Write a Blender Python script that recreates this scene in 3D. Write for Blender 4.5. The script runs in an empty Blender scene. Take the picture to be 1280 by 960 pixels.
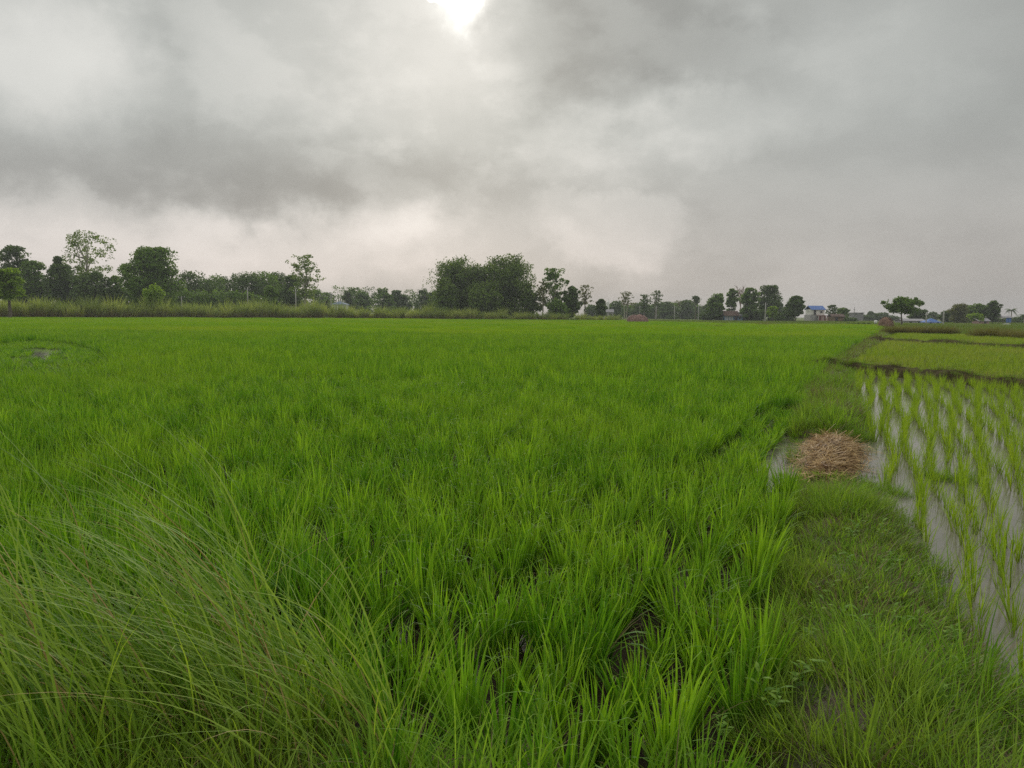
import bpy, math, random
import numpy as np
from mathutils import Vector, Matrix

S = bpy.context.scene
COL = S.collection
PI = math.pi

# ------------------------------------------------------------------ camera
CAM_H, F_PX = 1.6, 914.0
PITCH, ROLL = math.radians(5.47), math.radians(0.49)
cam_data = bpy.data.cameras.new('camera')
cam_data.sensor_width = 36.0
cam_data.lens = 36.0 * F_PX / 1280.0
cam_data.clip_start = 0.05
cam_data.clip_end = 6000
cam = bpy.data.objects.new('camera', cam_data)
COL.objects.link(cam)
CROT = Matrix.Rotation(PI / 2 - PITCH, 4, 'X') @ Matrix.Rotation(ROLL, 4, 'Z')
cam.matrix_world = Matrix.Translation((0, 0, CAM_H)) @ CROT
S.camera = cam

# ------------------------------------------------------------------ exposure
S.view_settings.view_transform = 'Standard'
S.view_settings.look = 'None'
S.view_settings.exposure = 0.15
S.view_settings.gamma = 1.0
S.render.engine = 'CYCLES'
S.cycles.use_denoising = False
S.cycles.denoiser = 'OPENIMAGEDENOISE'
S.cycles.denoising_input_passes = 'RGB_ALBEDO_NORMAL'
S.cycles.denoising_prefilter = 'ACCURATE'
S.cycles.max_bounces = 6
S.cycles.diffuse_bounces = 3
S.cycles.glossy_bounces = 2
S.cycles.transmission_bounces = 4
S.cycles.transparent_max_bounces = 4
S.cycles.volume_bounces = 0
S.cycles.sample_clamp_indirect = 4.0

SUN_EL, SUN_AZ = math.radians(20.9), math.radians(-4.1)      # behind the bright hole in the clouds

# ------------------------------------------------------------------ sky
def N(nt, kind, **kw):
    n = nt.nodes.new(kind)
    for k, v in kw.items():
        setattr(n, k, v)
    return n

def math_node(nt, op, a, b=None, c=None, clamp=False):
    n = N(nt, 'ShaderNodeMath', operation=op, use_clamp=clamp)
    for i, x in enumerate((a, b, c)):
        if x is None:
            continue
        if isinstance(x, (int, float)):
            n.inputs[i].default_value = x
        else:
            nt.links.new(x, n.inputs[i])
    return n.outputs[0]

def vmath(nt, op, a, b=None, scale=None):
    n = N(nt, 'ShaderNodeVectorMath', operation=op)
    for i, x in enumerate((a, b)):
        if x is None:
            continue
        if isinstance(x, (tuple, list)):
            n.inputs[i].default_value = x
        else:
            nt.links.new(x, n.inputs[i])
    if scale is not None:
        n.inputs['Scale'].default_value = scale
    return n

def mix_col(nt, f, a, b, blend='MIX'):
    n = N(nt, 'ShaderNodeMix', data_type='RGBA', blend_type=blend)
    for idx, x in ((0, f), (6, a), (7, b)):
        if isinstance(x, (int, float)):
            n.inputs[idx].default_value = x
        elif isinstance(x, (tuple, list)):
            n.inputs[idx].default_value = tuple(x) + (1,) if len(x) == 3 else x
        else:
            nt.links.new(x, n.inputs[idx])
    return n.outputs[2]

def map_range(nt, v, a, b, c, d, interp='SMOOTHSTEP'):
    n = N(nt, 'ShaderNodeMapRange', interpolation_type=interp)
    nt.links.new(v, n.inputs[0])
    for i, x in enumerate((a, b, c, d)):
        n.inputs[i + 1].default_value = x
    return n.outputs[0]

def noise(nt, vec, scale, detail=4, rough=0.5, dist=0.0):
    n = N(nt, 'ShaderNodeTexNoise')
    if vec is not None:
        nt.links.new(vec, n.inputs['Vector'])
    n.inputs['Scale'].default_value = scale
    n.inputs['Detail'].default_value = detail
    n.inputs['Roughness'].default_value = rough
    n.inputs['Distortion'].default_value = dist
    return n

def ray_dir(u, v):
    d = CROT.to_3x3() @ Vector(((u - 640) / F_PX, -(v - 480) / F_PX, -1.0))
    return d.normalized()

world = bpy.data.worlds.new('World')
S.world = world
world.use_nodes = True
nt = world.node_tree
nt.nodes.clear()
w_out = N(nt, 'ShaderNodeOutputWorld')
sky = N(nt, 'ShaderNodeTexSky', sky_type='NISHITA', sun_disc=False)
sky.sun_elevation = SUN_EL
sky.sun_rotation = SUN_AZ
sky.dust_density = 2.0
bg_sky = N(nt, 'ShaderNodeBackground')
bg_sky.inputs[1].default_value = 0.12
nt.links.new(sky.outputs[0], bg_sky.inputs[0])
tc = N(nt, 'ShaderNodeTexCoord')
D0 = tc.outputs['Generated']
sp = N(nt, 'ShaderNodeSeparateXYZ'); nt.links.new(D0, sp.inputs[0])
el = math_node(nt, 'ARCSINE', sp.outputs[2])
az = math_node(nt, 'ARCTAN2', sp.outputs[0], sp.outputs[1])
# the cloud deck seen in perspective (flattens towards the horizon)
zc = math_node(nt, 'ADD', math_node(nt, 'ABSOLUTE', sp.outputs[2]), 0.16)
cb = N(nt, 'ShaderNodeCombineXYZ')
nt.links.new(math_node(nt, 'DIVIDE', sp.outputs[0], zc), cb.inputs[0])
nt.links.new(math_node(nt, 'DIVIDE', sp.outputs[1], zc), cb.inputs[1])
deck = cb.outputs[0]
puff = N(nt, 'ShaderNodeVectorMath', operation='MULTIPLY'); nt.links.new(D0, puff.inputs[0]); puff.inputs[1].default_value = (1, 1, 1.7)
n_big = noise(nt, deck, 0.8, 4, 0.5)
n_mid = noise(nt, puff.outputs[0], 4.2, 10, 0.57, 0.0)
n_bil = noise(nt, puff.outputs[0], 12.0, 8, 0.58, 0.0)
n_warp = noise(nt, D0, 4.5, 7, 0.62)
n_fine = noise(nt, D0, 14.0, 6, 0.6)
ae = N(nt, 'ShaderNodeCombineXYZ')
nt.links.new(az, ae.inputs[0]); nt.links.new(el, ae.inputs[1])
w1 = vmath(nt, 'SUBTRACT', n_warp.outputs['Color'], (0.5, 0.5, 0.5))
w1s = vmath(nt, 'SCALE', w1.outputs[0], scale=0.16)
w2 = vmath(nt, 'SUBTRACT', n_fine.outputs['Color'], (0.5, 0.5, 0.5))
w2s = vmath(nt, 'SCALE', w2.outputs[0], scale=0.05)
aw = vmath(nt, 'ADD', vmath(nt, 'ADD', ae.outputs[0], w1s.outputs[0]).outputs[0], w2s.outputs[0]).outputs[0]
flat = N(nt, 'ShaderNodeVectorMath', operation='MULTIPLY'); nt.links.new(aw, flat.inputs[0]); flat.inputs[1].default_value = (1, 1, 0)
AW = flat.outputs[0]

def blob(u, v, ru, rv, inner=0.0):
    d = ray_dir(u, v)
    a0, e0 = math.atan2(d.x, d.y), math.asin(d.z)
    s = vmath(nt, 'SUBTRACT', AW, (a0, e0, 0))
    m = vmath(nt, 'MULTIPLY', s.outputs[0], (F_PX / ru, F_PX / rv, 0))
    l = vmath(nt, 'LENGTH', m.outputs[0])
    return map_range(nt, l.outputs['Value'], inner, 1.0, 1.0, 0.0)

lum = math_node(nt, 'MULTIPLY_ADD', n_big.outputs[0], 0.10, 0.405)
lum = math_node(nt, 'MULTIPLY_ADD', math_node(nt, 'SUBTRACT', n_mid.outputs[0], 0.5), 0.20, lum)
puffs = map_range(nt, n_bil.outputs[0], 0.42, 0.70, 0.0, 1.0)
lum = math_node(nt, 'MULTIPLY_ADD', map_range(nt, n_mid.outputs[0], 0.47, 0.56, -0.5, 0.5), math_node(nt, 'MULTIPLY_ADD', blob(1180, 230, 420, 300, 0.3), -0.04, 0.05), lum)
for (u, v, ru, rv, inner, amp) in (
        # thick, bright edge of cloud at the upper left
        (40, 75, 150, 150, 0.1, 0.32), (110, 20, 90, 70, 0.0, 0.05), (200, 25, 60, 60, 0.0, -0.05), (370, 60, 260, 150, 0.1, 0.13),
        # the grey belly left
        (230, 212, 330, 85, 0.35, -0.06), (20, 215, 190, 95, 0.2, -0.05), (330, 250, 160, 50, 0.3, -0.05), (560, 225, 130, 60, 0.2, -0.03),
        # bright haze under the belly
        (150, 318, 300, 72, 0.5, 0.14), (400, 330, 260, 75, 0.45, 0.10), (470, 282, 140, 36, 0.3, 0.10), (765, 285, 115, 55, 0.6, 0.13), (610, 320, 330, 60, 0.1, 0.12), (-150, 300, 300, 70, 0.2, 0.12),
        # round the hole
        (560, 110, 170, 120, 0.0, 0.10), (600, 170, 130, 80, 0.0, 0.04), (470, 150, 120, 80, 0.0, 0.05),
        # dark streak and pale edge right of the hole
        (780, 45, 220, 80, 0.4, -0.11), (720, 130, 90, 40, 0.2, -0.05), (880, 140, 200, 50, 0.3, 0.10), (760, 190, 170, 60, 0.1, 0.07), (1120, 70, 150, 110, 0.0, 0.06),
        # rain grey to the right
        (1080, 230, 330, 190, 0.2, -0.03), (1330, 120, 190, 260, 0.2, -0.03)):
    lum = math_node(nt, 'MULTIPLY_ADD', blob(u, v, ru, rv, inner), amp, lum)
lum = math_node(nt, 'MULTIPLY_ADD', math_node(nt, 'MULTIPLY', puffs, blob(560, 190, 330, 210, 0.2)), 0.10, lum)
lum = math_node(nt, 'MULTIPLY_ADD', math_node(nt, 'MULTIPLY', puffs, blob(860, 140, 260, 120, 0.2)), 0.05, lum)
hole = blob(580, 4, 64, 66, 0.0)
hole2 = blob(560, 24, 170, 120, 0.0)
lum = math_node(nt, 'MULTIPLY_ADD', hole2, 0.20, lum)
lum = math_node(nt, 'MULTIPLY_ADD', math_node(nt, 'POWER', hole, 2.0), 1.1, lum)
lum = math_node(nt, 'MAXIMUM', lum, 0.2)
# an overcast sky grows brighter towards the zenith, about three to one
lum = math_node(nt, 'MULTIPLY', lum, map_range(nt, sp.outputs[2], 0.36, 1.0, 0.9, 1.85, 'LINEAR'))
warmth = map_range(nt, lum, 0.38, 0.68, 0.0, 1.0)
low = map_range(nt, el, 0.02, 0.25, 1.0, 0.0)
warm = math_node(nt, 'MULTIPLY', math_node(nt, 'ADD', math_node(nt, 'MULTIPLY', warmth, 0.25), math_node(nt, 'MULTIPLY', low, 0.65)), 1.0, clamp=True)
tone = mix_col(nt, warm, (0.97, 1.0, 0.95), (1.085, 0.98, 0.92))
cl = N(nt, 'ShaderNodeVectorMath', operation='SCALE')
nt.links.new(tone, cl.inputs[0]); nt.links.new(lum, cl.inputs['Scale'])
bg_cl = N(nt, 'ShaderNodeBackground')
nt.links.new(cl.outputs[0], bg_cl.inputs[0])
bg_cl.inputs[1].default_value = 1.0
gap = blob(540, -3, 20, 9, 0.2)
cover = math_node(nt, 'SUBTRACT', 0.98, math_node(nt, 'MULTIPLY', gap, 0.85))
mx = N(nt, 'ShaderNodeMixShader')
nt.links.new(cover, mx.inputs[0]); nt.links.new(bg_sky.outputs[0], mx.inputs[1]); nt.links.new(bg_cl.outputs[0], mx.inputs[2])
nt.links.new(mx.outputs[0], w_out.inputs[0])

# ------------------------------------------------------------------ sun through cloud
sun = bpy.data.lights.new('sun', 'SUN')
sun.energy = 1.5
sun.angle = math.radians(14)
sun.color = (1.0, 0.95, 0.87)
sun_o = bpy.data.objects.new('sun', sun)
COL.objects.link(sun_o)
to_sun = Vector((math.sin(SUN_AZ) * math.cos(SUN_EL), math.cos(SUN_AZ) * math.cos(SUN_EL), math.sin(SUN_EL)))
sun_o.rotation_euler = to_sun.to_track_quat('Z', 'Y').to_euler()
sun_o.location = (0, 0, 60)

# ------------------------------------------------------------------ where things stand
def ground_at(u, v, z=0.0):
    d = ray_dir(u, v)
    t = (z - CAM_H) / d.z
    return Vector((d.x * t, d.y * t, z))

def at(u, Y):
    """ground point on the bearing of picture column u, Y metres ahead"""
    lo, hi = 200.0, 600.0
    for _ in range(30):
        m = (lo + hi) / 2
        if ray_dir(u, m).z > 0: lo = m
        else: hi = m
    d = ray_dir(u, lo)
    return Vector((d.x / d.y * Y, Y, 0.0))

def hgt(u, v, Y):
    d = ray_dir(u, v)
    return CAM_H + d.z / d.y * Y

# field frame: f runs along the earth bund, r to the right of it
FA = math.radians(26)
SA, CA = math.sin(FA), math.cos(FA)
def to_fr(x, y): return x * SA + y * CA, x * CA - y * SA
def to_xy(f, r): return f * SA + r * CA, f * CA - r * SA
BL_F = [-4, 0, 2.6, 3.75, 5, 6.9, 8.5, 10.4, 15, 23, 37, 57, 76, 100, 140]
BL_R = [-.35, -.3, -.28, -.29, -.34, -.52, -.62, -.78, -1.08, -1.14, -.79, -.1, .7, 1.4, 2.2]
BR_F = [-4, 0, 3.0, 3.77, 4.7, 5.7, 6.9, 8.3, 10, 15.5, 19, 24, 33, 49, 77, 100, 140]
BR_R = [1.2, 1.0, .75, .50, .40, .30, .14, -.02, .0, -.25, -.4, -.45, -.3, .7, 1.5, 2.2, 3.0]
def bund_l(f): return np.interp(f, BL_F, BL_R)
def bund_r(f): return np.interp(f, BR_F, BR_R)
CB1 = [(9.3, 22.5), (9.47, 22.14), (10.84, 18.99), (11.6, 16.3), (13.6, 10.0), (15.5, 3.0)]
CB2 = [(23.25, 47.4), (23.38, 46.56), (25.04, 35.8), (27.4, 22.0), (29.5, 8.0)]
def cross_side(P, x, y):
    (ax, ay), (bx, by) = P[1], P[3] if len(P) > 5 else P[2]
    return (bx - ax) * (y - ay) - (by - ay) * (x - ax)

# ------------------------------------------------------------------ mesh helpers
def np_mesh(name, V, quads=None, tris=None, attrs=None, mats=(), smooth=True, mat_idx=None):
    me = bpy.data.meshes.new(name)
    V = np.asarray(V, dtype=np.float32)
    q = np.zeros((0, 4), np.int32) if quads is None else np.asarray(quads, np.int32).reshape(-1, 4)
    t = np.zeros((0, 3), np.int32) if tris is None else np.asarray(tris, np.int32).reshape(-1, 3)
    me.vertices.add(len(V)); me.vertices.foreach_set('co', V.ravel())
    nl = q.size + t.size
    me.loops.add(nl); me.loops.foreach_set('vertex_index', np.concatenate([q.ravel(), t.ravel()]).astype(np.int32))
    npoly = len(q) + len(t)
    me.polygons.add(npoly)
    starts = np.concatenate([np.arange(len(q)) * 4, q.size + np.arange(len(t)) * 3]).astype(np.int32)
    me.polygons.foreach_set('loop_start', starts)
    me.polygons.foreach_set('use_smooth', np.full(npoly, smooth))
    if mat_idx is not None:
        me.polygons.foreach_set('material_index', np.asarray(mat_idx, np.int32))
    for k, a in (attrs or {}).items():
        at_ = me.attributes.new(k, 'FLOAT', 'POINT')
        at_.data.foreach_set('value', np.asarray(a, np.float32))
    for m in mats: me.materials.append(m)
    me.update(calc_edges=True)
    return me

def link(name, me, parent=None, loc=None, rz=None):
    o = bpy.data.objects.new(name, me)
    COL.objects.link(o)
    if parent is not None: o.parent = parent
    if loc is not None: o.location = loc
    if rz is not None: o.rotation_euler = (0, 0, rz)
    return o

def tag(o, label=None, cat=None, group=None, kind=None):
    if label: o['label'] = label
    if cat: o['category'] = cat
    if group: o['group'] = group
    if kind: o['kind'] = kind
    return o

def empty(name, loc, rz=0.0):
    o = bpy.data.objects.new(name, None)
    COL.objects.link(o)
    o.location = loc; o.rotation_euler = (0, 0, rz)
    o.empty_display_size = 0.2
    return o

class MB:
    """collects boxes, tubes and slabs into one mesh"""
    def __init__(s): s.V, s.Q, s.T, s.n = [], [], [], 0
    def add(s, V, Q=(), T=()):
        s.V.append(np.asarray(V, float).reshape(-1, 3))
        if len(Q): s.Q.append(np.asarray(Q, int) + s.n)
        if len(T): s.T.append(np.asarray(T, int) + s.n)
        s.n += len(s.V[-1]); return s
    def box(s, x0, x1, y0, y1, z0, z1):
        V = [(x, y, z) for z in (z0, z1) for y in (y0, y1) for x in (x0, x1)]
        return s.add(V, [(0, 2, 3, 1), (4, 5, 7, 6), (0, 1, 5, 4), (2, 6, 7, 3), (0, 4, 6, 2), (1, 3, 7, 5)])
    def tube(s, pts, rad, n=6):
        pts = [Vector(p) for p in pts]; V = []; Q = []
        for i, p in enumerate(pts):
            d = (pts[min(i + 1, len(pts) - 1)] - pts[max(i - 1, 0)]).normalized()
            a = d.orthogonal().normalized() if abs(d.z) < .95 else Vector((1, 0, 0)) - d * d.x
            a.normalize(); b = d.cross(a)
            r = rad[i] if hasattr(rad, '__len__') else rad
            for k in range(n):
                an = 2 * PI * k / n
                V.append(p + (a * math.cos(an) + b * math.sin(an)) * r)
        for i in range(len(pts) - 1):
            for k in range(n):
                k2 = (k + 1) % n
                Q.append((i * n + k, i * n + k2, (i + 1) * n + k2, (i + 1) * n + k))
        V.append(pts[-1]); m = len(V) - 1; j = (len(pts) - 1) * n
        T = [(j + k, j + (k + 1) % n, m) for k in range(n)]
        return s.add([tuple(v) for v in V], Q, T)
    def mesh(s, name, mat, smooth=False, attrs=None):
        return np_mesh(name, np.concatenate(s.V), np.concatenate(s.Q) if s.Q else None, np.concatenate(s.T) if s.T else None, attrs, (mat,), smooth)
    def build(s, name, mat, parent=None, smooth=False, loc=None):
        return link(name, s.mesh(name, mat, smooth), parent, loc)

# ------------------------------------------------------------------ materials
def base_mat(name):
    m = bpy.data.materials.new(name); m.use_nodes = True
    t = m.node_tree; t.nodes.clear()
    o = N(t, 'ShaderNodeOutputMaterial')
    return m, t, o

def attr(t, name):
    a = N(t, 'ShaderNodeAttribute', attribute_name=name)
    return a.outputs['Fac']

def leaf_mat(name, lo, hi, base=None, tip=None, trans=0.35, pscale=0.25, pcol=None, pamt=0.0, rough=0.6, spec=0.15, base_end=0.45, tcol=None, inst=0.0):
    m, t, o = base_mat(name)
    c = mix_col(t, attr(t, 'tint'), lo, hi)
    geo = N(t, 'ShaderNodeNewGeometry')
    if inst:
        oi = N(t, 'ShaderNodeObjectInfo')
        hv = N(t, 'ShaderNodeHueSaturation')
        t.links.new(c, hv.inputs['Color'])
        t.links.new(map_range(t, oi.outputs['Random'], 0, 1, 1 - inst, 1 + inst, 'LINEAR'), hv.inputs['Value'])
        t.links.new(map_range(t, oi.outputs['Random'], 0, 1, 0.5 + inst * .05, 0.5 - inst * .05, 'LINEAR'), hv.inputs['Hue'])
        c = hv.outputs[0]
    if pcol is not None:
        n = noise(t, geo.outputs['Position'], pscale, 3, 0.6)
        c = mix_col(t, map_range(t, n.outputs[0], 0.42, 0.68, 0.0, pamt), c, pcol)
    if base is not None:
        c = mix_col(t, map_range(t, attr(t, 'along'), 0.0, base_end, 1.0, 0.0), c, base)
    if tip is not None:
        c = mix_col(t, map_range(t, attr(t, 'along'), 0.8, 1.0, 0.0, 0.8), c, tip)
    p = N(t, 'ShaderNodeBsdfPrincipled')
    t.links.new(c, p.inputs['Base Color'])
    p.inputs['Roughness'].default_value = rough
    p.inputs['Specular IOR Level'].default_value = spec
    tr = N(t, 'ShaderNodeBsdfTranslucent')
    t.links.new(mix_col(t, 1.0, c, tcol or (1.25, 1.2, 0.55), 'MULTIPLY'), tr.inputs[0])
    mx = N(t, 'ShaderNodeMixShader'); mx.inputs[0].default_value = trans
    t.links.new(p.outputs[0], mx.inputs[1]); t.links.new(tr.outputs[0], mx.inputs[2])
    t.links.new(mx.outputs[0], o.inputs[0])
    return m

def solid_mat(name, c1, c2=None, scale=4.0, rough=0.8, bump=0.0, spec=0.3, detail=5, bscale=None, c3=None):
    m, t, o = base_mat(name)
    p = N(t, 'ShaderNodeBsdfPrincipled')
    geo = N(t, 'ShaderNodeTexCoord')
    p.inputs['Roughness'].default_value = rough
    p.inputs['Specular IOR Level'].default_value = spec
    if c2 is None:
        p.inputs['Base Color'].default_value = tuple(c1) + (1,)
    else:
        n = noise(t, geo.outputs['Object'], scale, detail, 0.62)
        c = mix_col(t, map_range(t, n.outputs[0], 0.35, 0.65, 0, 1), c1, c2)
        if c3 is not None:
            n3 = noise(t, geo.outputs['Object'], scale * 0.23, 4, 0.6)
            c = mix_col(t, map_range(t, n3.outputs[0], 0.5, 0.62, 0, 0.85), c, c3)
        t.links.new(c, p.inputs['Base Color'])
    if bump:
        b = N(t, 'ShaderNodeBump'); b.inputs['Strength'].default_value = bump; b.inputs['Distance'].default_value = 0.05
        nb = noise(t, geo.outputs['Object'], bscale or scale * 3, 6, 0.65)
        t.links.new(nb.outputs[0], b.inputs['Height']); t.links.new(b.outputs[0], p.inputs['Normal'])
    t.links.new(p.outputs[0], o.inputs[0])
    return m

M = {}
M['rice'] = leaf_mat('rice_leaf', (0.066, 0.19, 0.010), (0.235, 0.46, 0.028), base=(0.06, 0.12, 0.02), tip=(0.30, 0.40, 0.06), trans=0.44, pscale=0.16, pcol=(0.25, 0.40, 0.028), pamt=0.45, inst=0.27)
M['rice_far'] = leaf_mat('rice_leaf_far', (0.16, 0.33, 0.014), (0.24, 0.42, 0.02), base=(0.10, 0.2, 0.02), trans=0.45, pscale=0.07, pcol=(0.29, 0.40, 0.035), pamt=0.8, inst=0.16)
M['seedling'] = leaf_mat('seedling_leaf', (0.18, 0.31, 0.02), (0.32, 0.46, 0.035), base=(0.15, 0.21, 0.03), trans=0.42, inst=0.1)
M['young_rice'] = leaf_mat('young_rice_leaf', (0.18, 0.30, 0.025), (0.29, 0.41, 0.045), base=(0.15, 0.2, 0.04), trans=0.42, pscale=0.3, pcol=(0.33, 0.36, 0.09), pamt=0.7, inst=0.1)
M['bund_grass'] = leaf_mat('bund_grass_leaf', (0.10, 0.23, 0.016), (0.27, 0.46, 0.045), base=(0.10, 0.13, 0.025), trans=0.42, pscale=1.3, pcol=(0.25, 0.28, 0.07), pamt=0.35, inst=0.15)
M['dry_grass'] = leaf_mat('dry_grass_leaf', (0.16, 0.13, 0.06), (0.25, 0.2, 0.1), trans=0.25, tcol=(1, .95, .8))
M['tall_grass'] = leaf_mat('tall_grass_leaf', (0.11, 0.23, 0.02), (0.34, 0.48, 0.07), base=(0.24, 0.15, 0.05), trans=0.42, base_end=0.2)
M['tall_dry'] = leaf_mat('tall_grass_dry_leaf', (0.32, 0.22, 0.08), (0.48, 0.37, 0.15), trans=0.2, tcol=(1, .9, .7))
M['reed'] = leaf_mat('reed_leaf', (0.20, 0.28, 0.065), (0.37, 0.44, 0.14), base=(0.25, 0.17, 0.09), trans=0.42, base_end=0.6, inst=0.28)
M['reed_brown'] = leaf_mat('reed_brown_leaf', (0.15, 0.16, 0.05), (0.24, 0.22, 0.09), base=(0.11, 0.075, 0.04), trans=0.35, base_end=0.7, inst=0.15)
M['meadow'] = leaf_mat('meadow_leaf', (0.11, 0.19, 0.025), (0.17, 0.25, 0.045), trans=0.4, pscale=0.1, pcol=(0.2, 0.22, 0.07), pamt=0.6, inst=0.1)
M['leaf_dark'] = leaf_mat('tree_leaf_dark', (0.04, 0.085, 0.018), (0.145, 0.225, 0.048), trans=0.3)
M['leaf_mid'] = leaf_mat('tree_leaf_mid', (0.06, 0.13, 0.02), (0.21, 0.33, 0.05), trans=0.35)
M['leaf_light'] = leaf_mat('tree_leaf_light', (0.16, 0.27, 0.02), (0.28, 0.42, 0.035), trans=0.45)
M['leaf_lacy'] = leaf_mat('tree_leaf_lacy', (0.10, 0.17, 0.035), (0.25, 0.34, 0.08), trans=0.4)
M['leaf_bamboo'] = leaf_mat('bamboo_leaf', (0.055, 0.115, 0.02), (0.21, 0.30, 0.05), trans=0.35)
M['leaf_olive'] = leaf_mat('tree_leaf_olive', (0.10, 0.125, 0.035), (0.20, 0.21, 0.07), trans=0.3)
M['weed'] = leaf_mat('weed_leaf', (0.13, 0.26, 0.035), (0.24, 0.38, 0.06), trans=0.35)
M['bark'] = solid_mat('bark', (0.10, 0.08, 0.06), (0.17, 0.14, 0.11), 3, 0.9)
M['bark_pale'] = solid_mat('bark_pale', (0.30, 0.27, 0.22), (0.42, 0.38, 0.32), 2, 0.85)
M['culm'] = solid_mat('bamboo_culm', (0.13, 0.15, 0.06), (0.2, 0.2, 0.1), 2, 0.6)
M['twig_red'] = solid_mat('bare_twig', (0.25, 0.17, 0.14), (0.33, 0.24, 0.2), 2, 0.9)
M['concrete'] = solid_mat('pole_concrete', (0.33, 0.32, 0.30), (0.42, 0.41, 0.38), 2, 0.8)
M['iron'] = solid_mat('iron', (0.08, 0.08, 0.08), None, rough=0.6)
M['white_wall'] = solid_mat('white_wall', (0.68, 0.67, 0.63), (0.78, 0.77, 0.73), 1.2, 0.8)
M['grey_wall'] = solid_mat('grey_wall', (0.36, 0.35, 0.36), (0.46, 0.44, 0.44), 1.2, 0.85)
M['far_wall'] = solid_mat('weathered_wall', (0.2, 0.2, 0.21), (0.27, 0.26, 0.27), 1.2, 0.85)
M['pink_wall'] = solid_mat('pink_wall', (0.42, 0.26, 0.25), (0.5, 0.33, 0.3), 1.2, 0.85)
M['blue_wall'] = solid_mat('blue_wall', (0.16, 0.28, 0.45), (0.22, 0.34, 0.5), 1.2, 0.8)
M['maroon'] = solid_mat('maroon_panel', (0.17, 0.05, 0.05), (0.22, 0.08, 0.07), 2, 0.7)
M['dark_open'] = solid_mat('dark_opening', (0.03, 0.03, 0.035), None, rough=0.3, spec=0.5)
M['blue_roof'] = solid_mat('blue_roof', (0.05, 0.13, 0.40), (0.10, 0.20, 0.50), 1.5, 0.5)
M['pale_blue_roof'] = solid_mat('pale_blue_roof', (0.17, 0.22, 0.34), (0.23, 0.28, 0.40), 1.5, 0.8, spec=0.1)
M['brown_roof'] = solid_mat('brown_roof', (0.11, 0.075, 0.06), (0.16, 0.105, 0.085), 1.5, 0.85)
M['grey_roof'] = solid_mat('grey_roof', (0.28, 0.27, 0.29), (0.38, 0.36, 0.38), 1.5, 0.6)
M['white_paint'] = solid_mat('white_paint', (0.78, 0.78, 0.75), None, rough=0.6)
M['thatch'] = solid_mat('thatch_wall', (0.17, 0.12, 0.07), (0.24, 0.17, 0.10), 3, 0.95)
M['straw'] = leaf_mat('straw', (0.30, 0.18, 0.075), (0.78, 0.58, 0.29), trans=0.12, rough=0.6, tcol=(1, .95, .8), pscale=5.0, pcol=(0.15, 0.07, 0.035), pamt=0.75)
M['hay'] = leaf_mat('hay', (0.28, 0.17, 0.12), (0.42, 0.28, 0.2), trans=0.1, rough=0.8, tcol=(1, .95, .8))
M['hay_pink'] = leaf_mat('hay_faded', (0.34, 0.2, 0.18), (0.5, 0.36, 0.33), trans=0.1, rough=0.8, tcol=(1, .95, .8))
M['hay_core'] = solid_mat('hay_core', (0.30, 0.19, 0.155), (0.42, 0.29, 0.245), 2.5, 0.95, 0.5)
M['soil'] = solid_mat('bund_soil', (0.075, 0.052, 0.032), (0.14, 0.10, 0.06), 5, 0.75, 0.8, 0.4, c3=(0.07, 0.085, 0.03))
M['dark_soil'] = solid_mat('dark_bund_soil', (0.05, 0.042, 0.02), (0.10, 0.08, 0.04), 4, 0.95, 0.9, 0.05, c3=(0.07, 0.085, 0.025))
M['ground'] = solid_mat('ground_earth', (0.10, 0.14, 0.035), (0.15, 0.18, 0.055), 0.08, 0.95, 0.0, 0.1, c3=(0.12, 0.16, 0.03))

def mud_mat():
    m, t, o = base_mat('paddy_mud')
    tcn = N(t, 'ShaderNodeTexCoord')
    p = N(t, 'ShaderNodeBsdfPrincipled')
    n1 = noise(t, tcn.outputs['Object'], 1.1, 5, 0.6)
    n2 = noise(t, tcn.outputs['Object'], 9, 6, 0.65)
    c = mix_col(t, n2.outputs[0], (0.022, 0.016, 0.010), (0.05, 0.037, 0.025))
    t.links.new(c, p.inputs['Base Color'])
    wet = map_range(t, n1.outputs[0], 0.48, 0.6, 0.0, 1.0)
    t.links.new(map_range(t, wet, 0, 1, 0.7, 0.4, 'LINEAR'), p.inputs['Roughness'])
    p.inputs['Specular IOR Level'].default_value = 0.06
    b = N(t, 'ShaderNodeBump'); b.inputs['Distance'].default_value = 0.03
    t.links.new(map_range(t, wet, 0, 1, 0.7, 0.03, 'LINEAR'), b.inputs['Strength'])
    t.links.new(n2.outputs[0], b.inputs['Height']); t.links.new(b.outputs[0], p.inputs['Normal'])
    t.links.new(p.outputs[0], o.inputs[0])
    return m
M['mud'] = mud_mat()

def water_mat():
    m, t, o = base_mat('muddy_water')
    tcn = N(t, 'ShaderNodeTexCoord')
    p = N(t, 'ShaderNodeBsdfPrincipled')
    n1 = noise(t, tcn.outputs['Object'], 1.4, 4, 0.6)
    c = mix_col(t, n1.outputs[0], (0.15, 0.14, 0.11), (0.23, 0.215, 0.175))
    t.links.new(c, p.inputs['Base Color'])
    p.inputs['Roughness'].default_value = 0.06
    p.inputs['IOR'].default_value = 1.33
    b = N(t, 'ShaderNodeBump'); b.inputs['Distance'].default_value = 0.01; b.inputs['Strength'].default_value = 0.10
    n2 = noise(t, tcn.outputs['Object'], 7, 3, 0.5)
    t.links.new(n2.outputs[0], b.inputs['Height']); t.links.new(b.outputs[0], p.inputs['Normal'])
    t.links.new(p.outputs[0], o.inputs[0])
    return m
M['water'] = water_mat()

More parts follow.
